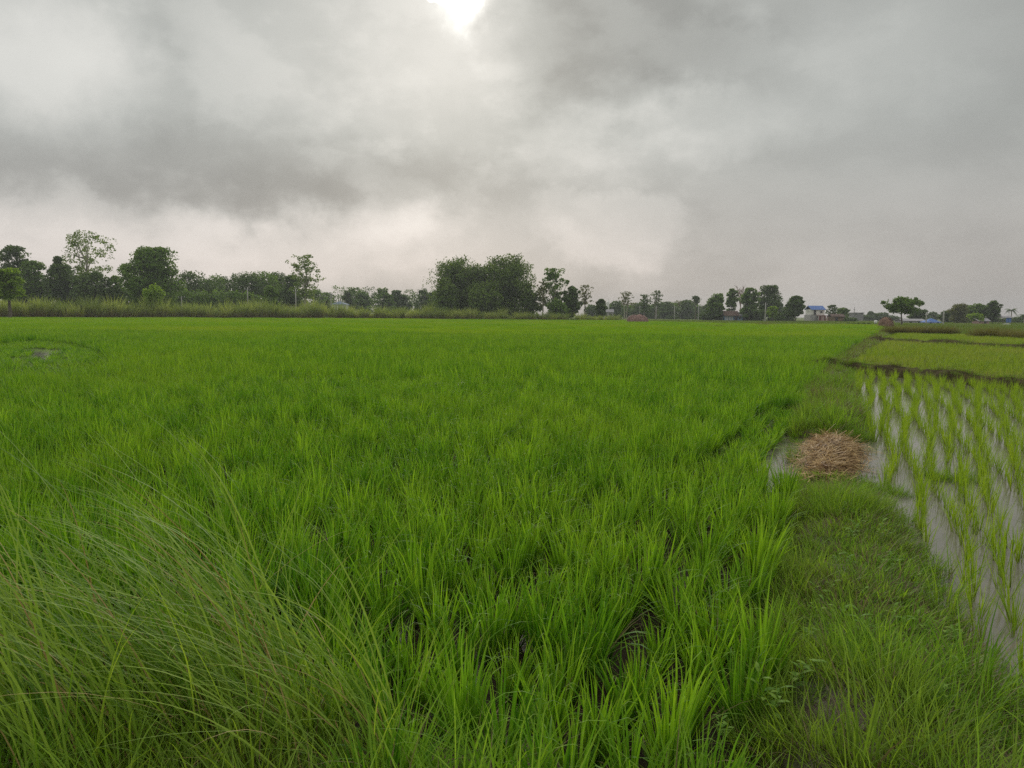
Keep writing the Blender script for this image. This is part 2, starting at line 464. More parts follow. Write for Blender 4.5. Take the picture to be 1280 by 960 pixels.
# ------------------------------------------------------------------ blades
def blades(rng, n, base_r, length, lean, droop, width, seg, az=None, az_spread=PI, power=1.5, twist=0.5, zbase=0.0, along_pow=1.0, centre=(0, 0), lean_out=0.0):
    ang = rng.uniform(0, 2 * PI, n)
    rad = base_r * np.sqrt(rng.uniform(0, 1, n))
    bx, by = centre[0] + rad * np.cos(ang), centre[1] + rad * np.sin(ang)
    if az is None:
        a = ang + rng.normal(0, 0.5, n)
    else:
        a = az + rng.normal(0, az_spread, n)
    L = rng.uniform(*length, n)
    th0 = rng.uniform(*lean, n) + lean_out * rad / max(base_r, 1e-6)
    dr = rng.uniform(*droop, n)
    W = rng.uniform(0.75, 1.15, n) * width
    tw = rng.normal(0, twist, n)
    dx, dy = np.cos(a), np.sin(a)
    sx, sy = -np.sin(a + tw), np.cos(a + tw)
    nv = 2 * seg + 1
    V = np.zeros((n, nv, 3))
    px, py, pz = bx.copy(), by.copy(), np.full(n, zbase, float)
    al = np.zeros((n, nv))
    for k in range(seg + 1):
        s = k / seg
        wprof = W * (0.55 + 0.45 * math.sin(min(1, s * 2.2) * PI / 2)) * (1 - s ** 2.2)
        if k < seg:
            V[:, 2 * k, 0] = px - sx * wprof / 2; V[:, 2 * k, 1] = py - sy * wprof / 2; V[:, 2 * k, 2] = pz
            V[:, 2 * k + 1, 0] = px + sx * wprof / 2; V[:, 2 * k + 1, 1] = py + sy * wprof / 2; V[:, 2 * k + 1, 2] = pz
            al[:, 2 * k:2 * k + 2] = s
        else:
            V[:, 2 * k, 0] = px; V[:, 2 * k, 1] = py; V[:, 2 * k, 2] = pz; al[:, 2 * k] = 1
        th = th0 + dr * ((k + 0.5) / seg) ** power
        st = L / seg
        px = px + np.sin(th) * dx * st; py = py + np.sin(th) * dy * st; pz = pz + np.cos(th) * st
    off = (np.arange(n) * nv)[:, None]
    q = np.array([(2 * k, 2 * k + 1, 2 * k + 3, 2 * k + 2) for k in range(seg - 1)]).reshape(-1, 4)
    Q = (off[:, :, None] + q[None]).reshape(-1, 4) if seg > 1 else None
    T = (off + np.array([[2 * seg - 2, 2 * seg - 1, 2 * seg]])).reshape(-1, 3)
    tint = np.repeat(rng.uniform(0, 1, n), nv)
    return V.reshape(-1, 3), Q, T, {'tint': tint, 'along': al.ravel()}

def merge(parts):
    V, Q, T, A, MI, n = [], [], [], {}, [], 0
    qi, ti = [], []
    for (v, q, t, a, mi) in parts:
        V.append(v)
        if q is not None and len(q): Q.append(q + n); qi.append(np.full(len(q), mi))
        if t is not None and len(t): T.append(t + n); ti.append(np.full(len(t), mi))
        for k in a: A.setdefault(k, []).append(a[k])
        n += len(v)
    return (np.concatenate(V), np.concatenate(Q) if Q else None, np.concatenate(T) if T else None,
            {k: np.concatenate(x) for k, x in A.items()}, np.concatenate(qi + ti))

def blade_mesh(name, specs, mats, seed):
    rng = np.random.default_rng(seed)
    parts = [blades(rng, **{k: v for k, v in s.items() if k != 'mi'}) + (s.get('mi', 0),) for s in specs]
    v, q, t, a, mi = merge(parts)
    return np_mesh(name, v, q, t, a, mats, True, mi)

# ------------------------------------------------------------------ scatter of uncountable growth (one object each)
def scatter(name, pts, rot, scl, idx, protos, label=None, cat=None):
    pc = bpy.data.collections.new(name + '_kinds')
    for i, me in enumerate(protos):
        o = bpy.data.objects.new('%s_kind_%02d' % (name, i), me)
        pc.objects.link(o)
    n = len(pts)
    me = bpy.data.meshes.new(name)
    me.vertices.add(n); me.vertices.foreach_set('co', np.asarray(pts, np.float32).ravel())
    a = me.attributes.new('turn', 'FLOAT_VECTOR', 'POINT'); a.data.foreach_set('vector', np.asarray(rot, np.float32).ravel())
    a = me.attributes.new('size', 'FLOAT_VECTOR', 'POINT'); a.data.foreach_set('vector', np.asarray(scl, np.float32).ravel())
    a = me.attributes.new('pick', 'INT', 'POINT'); a.data.foreach_set('value', np.asarray(idx, np.int32))
    o = link(name, me)
    g = bpy.data.node_groups.new(name + '_nodes', 'GeometryNodeTree')
    g.interface.new_socket('Geometry', in_out='INPUT', socket_type='NodeSocketGeometry')
    g.interface.new_socket('Geometry', in_out='OUTPUT', socket_type='NodeSocketGeometry')
    gi = g.nodes.new('NodeGroupInput'); go = g.nodes.new('NodeGroupOutput')
    ci = g.nodes.new('GeometryNodeCollectionInfo')
    ci.inputs['Collection'].default_value = pc
    ci.inputs['Separate Children'].default_value = True
    ci.inputs['Reset Children'].default_value = True
    ip = g.nodes.new('GeometryNodeInstanceOnPoints')
    ip.inputs['Pick Instance'].default_value = True
    def na(nm, ty):
        x = g.nodes.new('GeometryNodeInputNamedAttribute'); x.data_type = ty; x.inputs['Name'].default_value = nm
        return x.outputs[0]
    g.links.new(gi.outputs[0], ip.inputs['Points'])
    g.links.new(ci.outputs[0], ip.inputs['Instance'])
    g.links.new(na('pick', 'INT'), ip.inputs['Instance Index'])
    e2r = g.nodes.new('FunctionNodeEulerToRotation')
    g.links.new(na('turn', 'FLOAT_VECTOR'), e2r.inputs[0]); g.links.new(e2r.outputs[0], ip.inputs['Rotation'])
    g.links.new(na('size', 'FLOAT_VECTOR'), ip.inputs['Scale'])
    g.links.new(ip.outputs[0], go.inputs[0])
    md = o.modifiers.new('scatter', 'NODES'); md.node_group = g
    tag(o, label, cat, None, 'stuff')
    return o

def rot_scl(rng, n, tilt=0.08, s=(0.85, 1.15), zs=(0.85, 1.15)):
    r = np.stack([rng.normal(0, tilt, n), rng.normal(0, tilt, n), rng.uniform(0, 2 * PI, n)], 1)
    k = rng.uniform(*s, n)
    return r, np.stack([k, k, k * rng.uniform(*zs, n)], 1)

def vnoise(x, y, scale, seed=0):
    """smooth value noise in numpy, 0..1"""
    x = np.asarray(x) * scale; y = np.asarray(y) * scale
    xi, yi = np.floor(x).astype(int), np.floor(y).astype(int)
    xf, yf = x - xi, y - yi
    def h(a, b):
        v = np.sin(a * 127.1 + b * 311.7 + seed * 74.7) * 43758.5453
        return v - np.floor(v)
    u, v = xf * xf * (3 - 2 * xf), yf * yf * (3 - 2 * yf)
    return (h(xi, yi) * (1 - u) + h(xi + 1, yi) * u) * (1 - v) + (h(xi, yi + 1) * (1 - u) + h(xi + 1, yi + 1) * u) * v

def grid(rng, x0, x1, y0, y1, sp, jit):
    """jittered rows turned to the field's own direction"""
    cs = [to_fr(x, y) for x in (x0, x1) for y in (y0, y1)]
    f0, f1 = min(c[0] for c in cs), max(c[0] for c in cs)
    r0, r1 = min(c[1] for c in cs), max(c[1] for c in cs)
    spf, spr = sp if hasattr(sp, '__len__') else (sp, sp)
    ff, rr = np.meshgrid(np.arange(f0, f1, spf), np.arange(r0, r1, spr))
    ff = ff.ravel() + rng.normal(0, jit, ff.size); rr = rr.ravel() + rng.normal(0, jit, rr.size)
    x, y = to_xy(ff, rr)
    k = (x > x0) & (x < x1) & (y > y0) & (y < y1)
    return x[k], y[k], ff[k], rr[k]

# ================================================================== SETTING: ground, mud, water, bunds
def sheet(name, pts, z, mat, kind='structure'):
    V = np.array([(p[0], p[1], z) for p in pts], float)
    me = bpy.data.meshes.new(name)
    me.from_pydata([tuple(v) for v in V], [], [list(range(len(V)))])
    me.materials.append(mat)
    return tag(link(name, me), kind=kind)

sheet('ground', [(-900, -150), (900, -150), (900, 1100), (-900, 1100)], -0.06, M['ground'])
fs = np.linspace(-3, 130, 60)
left_edge = [to_xy(f, bund_l(f) + 0.15) for f in fs]
left_edge = [p for p in left_edge if p[1] < 112]
sheet('paddy_mud', [(-130, -4)] + [(left_edge[0][0], -4)] + left_edge + [(46, 118), (30, 150), (20, 163), (-32, 160), (-70, 130), (-130, 90)], -0.02, M['mud'])
right_edge = [to_xy(f, bund_r(f) - 0.15) for f in np.linspace(-3, 26, 30)]
sheet('flooded_paddy_water', right_edge + [(9.0, 22.6), (10.84, 18.99), (11.6, 16.3), (13.6, 10.0), (15.5, 3.0), (15.5, -4)], 0.0, M['water'])
right_edge2 = [to_xy(f, bund_r(f) - 0.15) for f in np.linspace(27, 80, 30)]
sheet('far_paddy_mud', [(9.2, 22.4), (9.0, 23.4)] + right_edge2 + [(60, 62), (60, 3), (15.5, 3.0), (13.6, 10.0), (11.6, 16.3), (10.84, 18.99)], -0.024, M['mud'])
# water standing in the gap of the bund beside the straw, and the glint in the left of the field
def pool(name, cx, cy, rx, ry, rot, z, seed):
    rng = random.Random(seed)
    pts = []
    for k in range(28):
        a = 2 * PI * k / 28
        q = 1 + 0.12 * math.sin(3 * a + seed) + rng.uniform(-.05, .05)
        x, y = rx * q * math.cos(a), ry * q * math.sin(a)
        pts.append((cx + x * math.cos(rot) - y * math.sin(rot), cy + x * math.sin(rot) + y * math.cos(rot)))
    return sheet(name, pts, z, M['water'])
px_, py_ = to_xy(8.75, -0.84)
pool('puddle', px_, py_, 0.55, 1.75, -FA, -0.008, 1)
pool('puddle', -16.3, 25.3, 1.5, 6.2, 0.56, -0.006, 2)

def bund_mesh(name, line, hw_l, hw_r, height, mat, nx=18, step=0.12, rough=0.03, seed=1, zfoot=-0.08):
    """line: list of (centre xy, half widths); cross-section rounded and lumpy"""
    V, Q = [], []
    n = len(line)
    ts = np.linspace(-1.25, 1.25, nx)
    for i, (x, y) in enumerate(line):
        x0, y0 = line[max(i - 1, 0)]; x1, y1 = line[min(i + 1, n - 1)]
        d = math.hypot(x1 - x0, y1 - y0); nxv, nyv = (y1 - y0) / d, -(x1 - x0) / d
        hl, hr = (hw_l[i], hw_r[i])
        for t in ts:
            w = t * (hr if t > 0 else hl)
            wob = 1 + 0.12 * math.sin(i * 0.13 + seed) * (1 if t > 0 else -1)
            X, Y = x + nxv * w * wob, y + nyv * w * wob
            prof = max(0.0, 1 - abs(t) ** 3 * 0.9) if abs(t) <= 1 else 0.1 * (1.25 - abs(t)) / 0.25
            z = zfoot + (height[i] - zfoot) * prof
            z += rough * (float(vnoise(X, Y, 5, seed)) - .5) * 2 * min(1, prof + .2) + rough * 1.4 * (float(vnoise(X, Y, 1.7, seed + 3)) - .5)
            V.append((X, Y, z))
        if i:
            for k in range(nx - 1):
                a = (i - 1) * nx + k
                Q.append((a, a + 1, a + nx + 1, a + nx))
    me = np_mesh(name, V, Q, None, None, (mat,), True)
    return tag(link(name, me), kind='structure')

f_line = np.concatenate([np.arange(-3.5, 20, 0.12), np.arange(20, 60, 0.5), np.arange(60, 125, 2)])
cen = (bund_l(f_line) + bund_r(f_line)) / 2
hw = (bund_r(f_line) - bund_l(f_line)) / 2 + 0.05
bl = [to_xy(f, c) for f, c in zip(f_line, cen)]
hb = 0.13 + 0.03 * np.sin(f_line * 0.7)
hb *= 1 - .8 * np.clip((f_line - 6.6) / .9, 0, 1) * np.clip((10.6 - f_line) / .6, 0, 1)
BUND = bund_mesh('bund', bl, hw, hw, hb, M['soil'], 22, rough=0.035, seed=2)
def resample(P, step):
    out = []
    for (a, b) in zip(P[:-1], P[1:]):
        k = max(2, int(math.hypot(b[0] - a[0], b[1] - a[1]) / step))
        out += [(a[0] + (b[0] - a[0]) * i / k, a[1] + (b[1] - a[1]) * i / k) for i in range(k)]
    return out + [P[-1]]
c1 = resample(CB1, 0.2); c2 = resample(CB2, 0.4)
bund_mesh('cross_bund', c1, [.34] * len(c1), [.34] * len(c1), [0.21 + (.05 if i < 16 else 0) + 0.03 * math.sin(i * .35) + 0.02 * math.sin(i * .9) for i in range(len(c1))], M['dark_soil'], 14, rough=0.06, seed=5)
bund_mesh('cross_bund', c2, [.36] * len(c2), [.36] * len(c2), [0.30 + 0.05 * math.sin(i * .5) for i in range(len(c2))], M['dark_soil'], 12, rough=0.06, seed=8)
# earth margin the tall grass stands on, left of the camera
m_line = [(x, 1.95 + 0.04 * math.sin(x * 2)) for x in np.arange(0.2, -8, -0.15)]
bund_mesh('bund', m_line, [.75] * len(m_line), [.75] * len(m_line), [0.09] * len(m_line), M['soil'], 14, rough=0.03, seed=9)
# bare mud patch on the bund
pm = ground_at(1050, 888, 0.13)

from mathutils.bvhtree import BVHTree
TREES = [BVHTree.FromPolygons([v.co for v in o.data.vertices], [tuple(p.vertices) for p in o.data.polygons]) for o in S.objects if o.name.split('.')[0] in ('bund', 'cross_bund')]
def soil_z(x, y):
    out = np.full(len(x), -0.03)
    for i in range(len(x)):
        for tr_ in TREES:
            h = tr_.ray_cast(Vector((x[i], y[i], 2)), Vector((0, 0, -1)))
            if h[0] is not None: out[i] = max(out[i], h[0].z - .008)
    return out
def bund_z(x, y):
    f, r = to_fr(x, y)
    t = abs((r - (bund_l(f) + bund_r(f)) / 2) / ((bund_r(f) - bund_l(f)) / 2 + .12))
    return np.where(t < 1, -0.08 + 0.21 * np.maximum(0, 1 - t ** 3 * .9), -0.05) - 0.02

# ================================================================== RICE
rice_near = [blade_mesh('rice_clump', [
    dict(n=48, base_r=0.05, length=(0.24, 0.45), lean=(0.0, 0.15), droop=(0.05, 0.45), width=0.0132, seg=6, twist=0.7, lean_out=0.15),
    dict(n=10, base_r=0.055, length=(0.28, 0.46), lean=(0.12, 0.36), droop=(0.7, 1.9), width=0.013, seg=7, twist=0.5),
    dict(n=8, base_r=0.06, length=(0.15, 0.28), lean=(0.2, 0.7), droop=(0.5, 1.5), width=0.010, seg=5),
    dict(n=7, base_r=0.055, length=(0.36, 0.52), lean=(0.03, 0.25), droop=(1.4, 2.6), width=0.011, seg=9, power=5.0),
    dict(n=4, base_r=0.07, length=(0.15, 0.38), lean=(0.3, 1.0), droop=(0.4, 1.6), width=0.008, seg=5, mi=1)],
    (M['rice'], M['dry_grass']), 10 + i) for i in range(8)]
rice_mid = [blade_mesh('rice_mid', [
    dict(n=17, base_r=0.06, length=(0.30, 0.52), lean=(0.0, 0.16), droop=(0.1, 0.5), width=0.017, seg=3, twist=0.6, lean_out=0.14),
    dict(n=5, base_r=0.06, length=(0.34, 0.5), lean=(0.12, 0.4), droop=(0.7, 1.6), width=0.015, seg=4)],
    (M['rice'],), 30 + i) for i in range(6)]
def rice_patch(seed, n, size, mat, L=(0.36, 0.56), width=0.03):
    rng = np.random.default_rng(seed)
    V = blades(rng, n, 0.01, L, (0.02, 0.3), (0.1, 0.9), width, 2, twist=0.8)
    v = V[0].reshape(n, -1, 3)
    v[:, :, 0] += rng.uniform(-size / 2, size / 2, n)[:, None]; v[:, :, 1] += rng.uniform(-size / 2, size / 2, n)[:, None]
    return np_mesh('rice_patch', v.reshape(-1, 3), V[1], V[2], V[3], (mat,), True)
rice_far = [rice_patch(50 + i, 230, 1.3, M['rice_far']) for i in range(5)]

rng = np.random.default_rng(3)
TUSS = [(-0.95, 2.55, .33), (-1.5, 2.3, .42), (-2.35, 2.45, .45)]
def in_left_field(x, y, f, r):
    k = (r < bund_l(f) - 0.04) & (x > -0.78 * y - 5)
    k &= (y > 2.05 + np.where(x < -0.55, 0.55, 0))
    for (tx, ty, tr) in TUSS: k &= (x - tx) ** 2 + (y - ty) ** 2 > (tr * .8) ** 2
    k &= ~(((f - 9.0) / 2.0) ** 2 + ((r + .76) / .27) ** 2 < 1)                     # puddle
    g_ = ((x + .645 * y) / 1.0) ** 2 + ((y - 25.5) / 6.0) ** 2
    k &= ~((g_ < 1) & ((vnoise(x, y, 1.6, 3) < .6) | (g_ < .12)))                     # glint of open water
    return k
# near hills
x, y, f, r = grid(rng, -22, 14, 1.8, 15, 0.248, 0.032)
k = in_left_field(x, y, f, r) & (rng.uniform(0, 1, len(x)) > 0.015)
x, y, f, r = x[k], y[k], f[k], r[k]
def to_px(x, y, z):
    P = np.stack([x, y, z - CAM_H], 1) @ np.array(CROT.to_3x3())
    return 640 + F_PX * P[:, 0] / -P[:, 2], 480 - F_PX * P[:, 1] / -P[:, 2], -P[:, 2]
u_, v_, dep = to_px(x, y, np.full(len(x), .25))
vis = (u_ > 0) & (u_ < 1280) & (v_ < 1010) & (dep > 0)
order = np.argsort(np.where(vis, dep, 1e9))
own = np.zeros(len(x), bool); own[order[:300]] = True
rr_, ss_ = rot_scl(rng, len(x), 0.08, (0.85, 1.15), (0.85, 1.12))
f_, r_ = to_fr(x, y)
ss_[:, 2] *= np.where((f_ > 7.2) & (f_ < 12.5) & (r_ > -1.45), .55, 1.0)
tall = 0.78 + 0.3 * vnoise(x, y, .5, 4) + .16 * vnoise(x, y, 2.3, 6); ss_[:, 2] *= tall
pick = rng.integers(0, len(rice_near), len(x))
for i in np.nonzero(own)[0]:
    o = bpy.data.objects.new('rice_clump', rice_near[pick[i]])
    COL.objects.link(o)
    o.location = (x[i], y[i], -0.03); o.rotation_euler = rr_[i]; o.scale = ss_[i]
    tag(o, 'bushy green rice clump rooted in mud in the nearest rows of the dense field', 'rice plant', 'nearest rice clumps of the dense field')
m = ~own
RP = [np.stack([x[m], y[m], np.full(m.sum(), -.03)], 1)]; RR = [rr_[m]]; RS = [ss_[m]]; RI = [pick[m]]
# middle distance
x, y, f, r = grid(rng, -46, 26, 15, 48, 0.30, 0.05)
k = in_left_field(x, y, f, r)
x, y = x[k], y[k]
a_, b_ = rot_scl(rng, len(x), 0.08, (0.95, 1.25), (0.8, 1.1)); b_[:, 2] *= np.where(((x + .645 * y) / 2.2) ** 2 + ((y - 25.5) / 10) ** 2 < 1, .45, 1.0); b_[:, 2] *= 0.86 + 0.3 * vnoise(x, y, .35, 4)
RP.append(np.stack([x, y, np.full(len(x), -.03)], 1)); RR.append(a_); RS.append(b_); RI.append(8 + rng.integers(0, 6, len(x)))
# far
def far_edge(x): return np.interp(x, [-130, -81, -68, -45, -30, 10, 20, 30, 40, 60], [84, 115, 131, 150, 160, 164, 163, 135, 118, 112])
x, y, f, r = grid(rng, -135, 60, 47.5, 166, 1.05, 0.2)
k = (r < bund_l(f) - 0.6) & (x > -0.78 * y - 6) & (y < far_edge(x))
x, y = x[k], y[k]
a_, b_ = rot_scl(rng, len(x), 0.03, (0.95, 1.15), (0.85, 1.1)); b_[:, 2] *= 0.86 + 0.3 * vnoise(x, y, .12, 4)
RP.append(np.stack([x, y, np.full(len(x), -.03)], 1)); RR.append(a_); RS.append(b_); RI.append(14 + rng.integers(0, 5, len(x)))
scatter('rice_field', np.concatenate(RP), np.concatenate(RR), np.concatenate(RS), np.concatenate(RI), rice_near + rice_mid + rice_far,
        'dense green rice filling the wide field left of the bund', 'rice')

# ------------------------------------------------------------------ flooded plot: rows of seedlings
seed_m = [blade_mesh('rice_seedling', [
    dict(n=8, base_r=0.02, length=(0.2, 0.34), lean=(0.0, 0.15), droop=(0.05, 0.4), width=0.0068, seg=5, lean_out=.1),
    dict(n=2, base_r=0.02, length=(0.2, 0.32), lean=(0.15, 0.4), droop=(0.4, 1.4), width=0.007, seg=5)], (M['seedling'],), 80 + i) for i in range(8)]
x, y, f, r = grid(rng, 1.5, 16, 2.5, 24, (0.125, 0.205), 0.022)
r = r * (1 + .026 * (f - 9)) + .05 * np.sin(f * 1.3 + np.round(r * 4) * 2.1); x, y = to_xy(f, r)      # rows fan out slightly
k = (r > bund_r(f) + 0.1) & (cross_side(CB1, x, y) < -1.6) & (x < 0.80 * y + 1.8)
thin = np.clip((f - 4.0) / 7.0, 0.0, 1.0)
k &= rng.uniform(0, 1, len(x)) < 0.86 + 0.32 * thin * .7
k &= ~((vnoise(x, y, 1.1, 12) > 0.82) & (f < 12))
x, y, f, r = x[k], y[k], f[k], r[k]
u_, v_, dep = to_px(x, y, np.full(len(x), .15))
vis = (u_ > 0) & (u_ < 1285) & (dep > 0)
order = np.argsort(np.where(vis, dep, 1e9)); own = np.zeros(len(x), bool); own[order[:300]] = True
a_, b_ = rot_scl(rng, len(x), 0.1, (0.8, 1.12), (0.8, 1.1)); pick = rng.integers(0, 8, len(x))
for i in np.nonzero(own)[0]:
    o = bpy.data.objects.new('rice_seedling', seed_m[pick[i]]); COL.objects.link(o)
    o.location = (x[i], y[i], -0.01); o.rotation_euler = a_[i]; o.scale = b_[i]
    tag(o, 'thin pale green rice seedling standing in the water of the flooded plot', 'rice seedling', 'nearer seedlings of the flooded plot')
m = ~own
scatter('seedling_rows', np.stack([x[m], y[m], np.full(m.sum(), -.01)], 1), a_[m], b_[m], pick[m], seed_m, 'far rows of pale seedlings in the flooded plot', 'rice')

# ------------------------------------------------------------------ the two lighter plots beyond
young = [blade_mesh('young_rice', [dict(n=9, base_r=0.05, length=(0.24, 0.38), lean=(0.02, 0.28), droop=(0.1, 0.8), width=0.016, seg=3, lean_out=.1)], (M['young_rice'],), 100 + i) for i in range(5)]
youngp = [rice_patch(120 + i, 130, 1.0, M['young_rice'], (0.24, 0.38), 0.026) for i in range(4)]
x, y, f, r = grid(rng, 7, 32, 14, 52, (0.2, 0.25), 0.04)
k = (r > bund_r(f) + 0.1) & (cross_side(CB1, x, y) > 2.4) & (cross_side(CB2, x, y) < -4) & (x < 0.76 * y + 2) & (rng.uniform(0, 1, len(x)) < 0.9)
x1, y1 = x[k], y[k]
a1, b1 = rot_scl(rng, len(x1), .08, (.85, 1.15))
x, y, f, r = grid(rng, 20, 62, 30, 70, 0.8, 0.1)
k = (r > bund_r(f) + 0.6) & (cross_side(CB2, x, y) > 6) & (x < 0.76 * y + 2) & (y < np.interp(x, [30, 35, 40, 60], [67, 63, 60, 48]))
x2, y2 = x[k], y[k]
a2, b2 = rot_scl(rng, len(x2), .03, (.95, 1.1))
P_ = np.concatenate([np.stack([x1, y1, np.full(len(x1), -.03)], 1), np.stack([x2, y2, np.full(len(x2), -.03)], 1)])
scatter('young_rice_plots', P_, np.concatenate([a1, a2]), np.concatenate([b1, b2]), np.concatenate([rng.integers(0, 5, len(x1)), 5 + rng.integers(0, 4, len(x2))]), young + youngp,
        'yellow green young rice in the two plots beyond the dark cross bund', 'rice')

# ------------------------------------------------------------------ grass on the bunds
tuft = [blade_mesh('grass_tuft', [
    dict(n=46, base_r=0.11, length=(0.05, 0.16), lean=(0.1, 0.7), droop=(0.2, 1.3), width=0.0042, seg=4, twist=.8),
    dict(n=12, base_r=0.10, length=(0.12, 0.26), lean=(0.05, 0.5), droop=(0.2, 1.2), width=0.0045, seg=5),
    dict(n=8, base_r=0.1, length=(0.06, 0.16), lean=(0.4, 1.1), droop=(0.2, 0.9), width=0.0035, seg=3, mi=1)], (M['bund_grass'], M['dry_grass']), 140 + i) for i in range(6)]
tuft_low = [blade_mesh('grass_tuft_low', [
    dict(n=55, base_r=0.12, length=(0.03, 0.09), lean=(0.2, 1.0), droop=(0.2, 1.0), width=0.005, seg=3, twist=.8),
    dict(n=14, base_r=0.12, length=(0.04, 0.12), lean=(0.5, 1.2), droop=(0.1, 0.6), width=0.0035, seg=3, mi=1)], (M['bund_grass'], M['dry_grass']), 150 + i) for i in range(4)]
tuft_tall = [blade_mesh('grass_tuft_tall', [
    dict(n=30, base_r=0.07, length=(0.18, 0.42), lean=(0.05, 0.45), droop=(0.2, 1.3), width=0.007, seg=6),
    dict(n=4, base_r=0.05, length=(0.2, 0.4), lean=(0.2, 0.7), droop=(0.3, 1.2), width=0.005, seg=5, mi=1)], (M['bund_grass'], M['dry_grass']), 160 + i) for i in range(4)]
tuft_brown = [blade_mesh('grass_tuft_brown', [
    dict(n=26, base_r=0.14, length=(0.06, 0.2), lean=(0.2, 0.9), droop=(0.2, 1.2), width=0.006, seg=3),
    dict(n=34, base_r=0.14, length=(0.06, 0.2), lean=(0.2, 0.9), droop=(0.2, 1.2), width=0.006, seg=3, mi=1)], (M['bund_grass'], M['dry_grass']), 170 + i) for i in range(3)]
kinds = tuft + tuft_low + tuft_tall + tuft_brown      # 0-5, 6-9, 10-13, 14-16
GP, GR, GS, GI = [], [], [], []
def add_grass(x, y, z, pick, s=(0.8, 1.2), tilt=.12):
    a, b = rot_scl(rng, len(x), tilt, s)
    z = soil_z(x, y)
    GP.append(np.stack([x, y, z], 1)); GR.append(a); GS.append(b); GI.append(pick)
x, y, f, r = grid(rng, -1, 16, -1.0, 30, 0.08, 0.03)
hwf = (bund_r(f) - bund_l(f)) / 2; cf = (bund_r(f) + bund_l(f)) / 2
t = (r - cf) / (hwf + .06)
k = (np.abs(t) < 1.0) & (f < 30)
mudp = ((x - pm.x) / .15) ** 2 + ((y - pm.y + .05) / .25) ** 2
k &= mudp > 1
straw_zone = (f > 7.75) & (f < 10.1) & (r > -.66) & (r < .04)
k &= ~straw_zone
bare = vnoise(x, y, 3.1, 21) + .35 * vnoise(x, y, 9, 22)
k &= ~((bare > .95) & (f < 7.5))
k &= (rng.uniform(0, 1, len(x)) < np.where(f < 9, 1.0, np.where(f < 18, .6, .4)))
x, y, f, r, t = x[k], y[k], f[k], r[k], t[k]
nn = vnoise(x, y, 1.4, 31)
q = rng.uniform(0, 1, len(x))
pick = np.where(nn > .62, rng.integers(6, 10, len(x)), rng.integers(0, 6, len(x)))
pick = np.where((q > np.where(f < 3.7, .985, .94)) & (nn < .6), rng.integers(10, 14, len(x)), pick)
brownz = (f > 12) & (f < 17) & (vnoise(x, y, .9, 5) > .22)
pick = np.where((brownz & (q < .7)) | ((f > 17) & (q < .6)), rng.integers(14, 17, len(x)), pick)
near_right = (t > .72) & (f < 7)
pick = np.where(near_right & (q < .06), rng.integers(10, 14, len(x)), pick)
front = (f > 6.4) & (f < 7.8)
pick = np.where((f > 4.6) & (f < 8) & (pick > 9) & (pick < 14), 2, pick)
pick = np.where(front, rng.integers(6, 10, len(x)), pick)
k = f < 18; add_grass(x[k], y[k], None, pick[k], (.95, 1.4)); k = ~k; add_grass(x[k], y[k], None, pick[k], (.6, .95))
# taller fringe along both feet of the bund
ff = rng.uniform(1.6, 26, 700); side = rng.uniform(0, 1, 700) < .72
rr2 = np.where(side, bund_l(ff) + rng.normal(-.02, .05, 700), bund_r(ff) + rng.normal(.03, .05, 700))
k = ~((ff > 5.4) & (ff < 10.2)); ff, rr2 = ff[k], rr2[k]
x, y = to_xy(ff, rr2); add_grass(x, y, np.full(len(x), -.03), np.where(rng.uniform(0, 1, len(x)) < .45, rng.integers(10, 14, len(x)), rng.integers(0, 6, len(x))), (.5, .85))
# thick grass at the lower right corner, and on the left margin under the tall grass
n = 150
x = rng.uniform(1.55, 2.9, n); y = rng.uniform(2.1, 3.4, n); f, r = to_fr(x, y)
k = (r > bund_r(f) - .25) & (r < bund_r(f) + .45 - .5 * np.clip(f - 2.5, 0, 1)) & (f < 3.5); x, y = x[k], y[k]
add_grass(x, y, np.full(len(x), .0), rng.choice(list(range(0, 6)) + list(range(10, 14)) * 2, len(x)), (.8, 1.15))
x, y, f, r = grid(rng, -5, .7, 1.3, 2.75, .11, .04)
k = (r < bund_l(f)) & (y < np.where(x < -.5, 2.75, 2.2)); x, y = x[k], y[k]
add_grass(x, y, np.full(len(x), .05), rng.choice(list(range(0, 6)) + list(range(10, 14)), len(x)), (.8, 1.3))
# along the far part of the bund and over the two cross bunds
f = rng.uniform(28, 110, 1500); t = rng.uniform(-1.05, 1.05, 1500)
r = (bund_l(f) + bund_r(f)) / 2 + t * ((bund_r(f) - bund_l(f)) / 2 + .1); x, y = to_xy(f, r)
add_grass(x, y, np.full(len(x), .04), np.where(rng.uniform(0, 1, 1500) < .8, rng.integers(14, 17, 1500), rng.integers(0, 6, 1500)), (.9, 1.5))
for P, nn_, sz, wd in ((c1, 420, (.7, 1.2), .26), (c2, 260, (1.0, 1.7), .3)):
    ii = rng.integers(0, len(P) - 1, nn_); pp = np.array(P)[ii]
    x = pp[:, 0] + rng.normal(0, wd * .6, nn_); y = pp[:, 1] + rng.normal(0, .12, nn_)
    add_grass(x, y, np.full(nn_, .16), np.where(rng.uniform(0, 1, nn_) < .4, rng.integers(14, 17, nn_), rng.integers(0, 10, nn_)), sz)
# weedy islet in the flooded plot
for (iu, iv) in ((1195, 600), (1172, 596), (1115, 618)):
    g = ground_at(iu, iv); n = 14
    add_grass(g.x + rng.normal(0, .09, n), g.y + rng.normal(0, .1, n), np.full(n, -.01), rng.integers(0, 10, n), (.7, 1.1))
scatter('bund_grass', np.concatenate(GP), np.concatenate(GR), np.concatenate(GS), np.concatenate(GI), kinds, 'short tangled grass covering the bunds', 'grass')

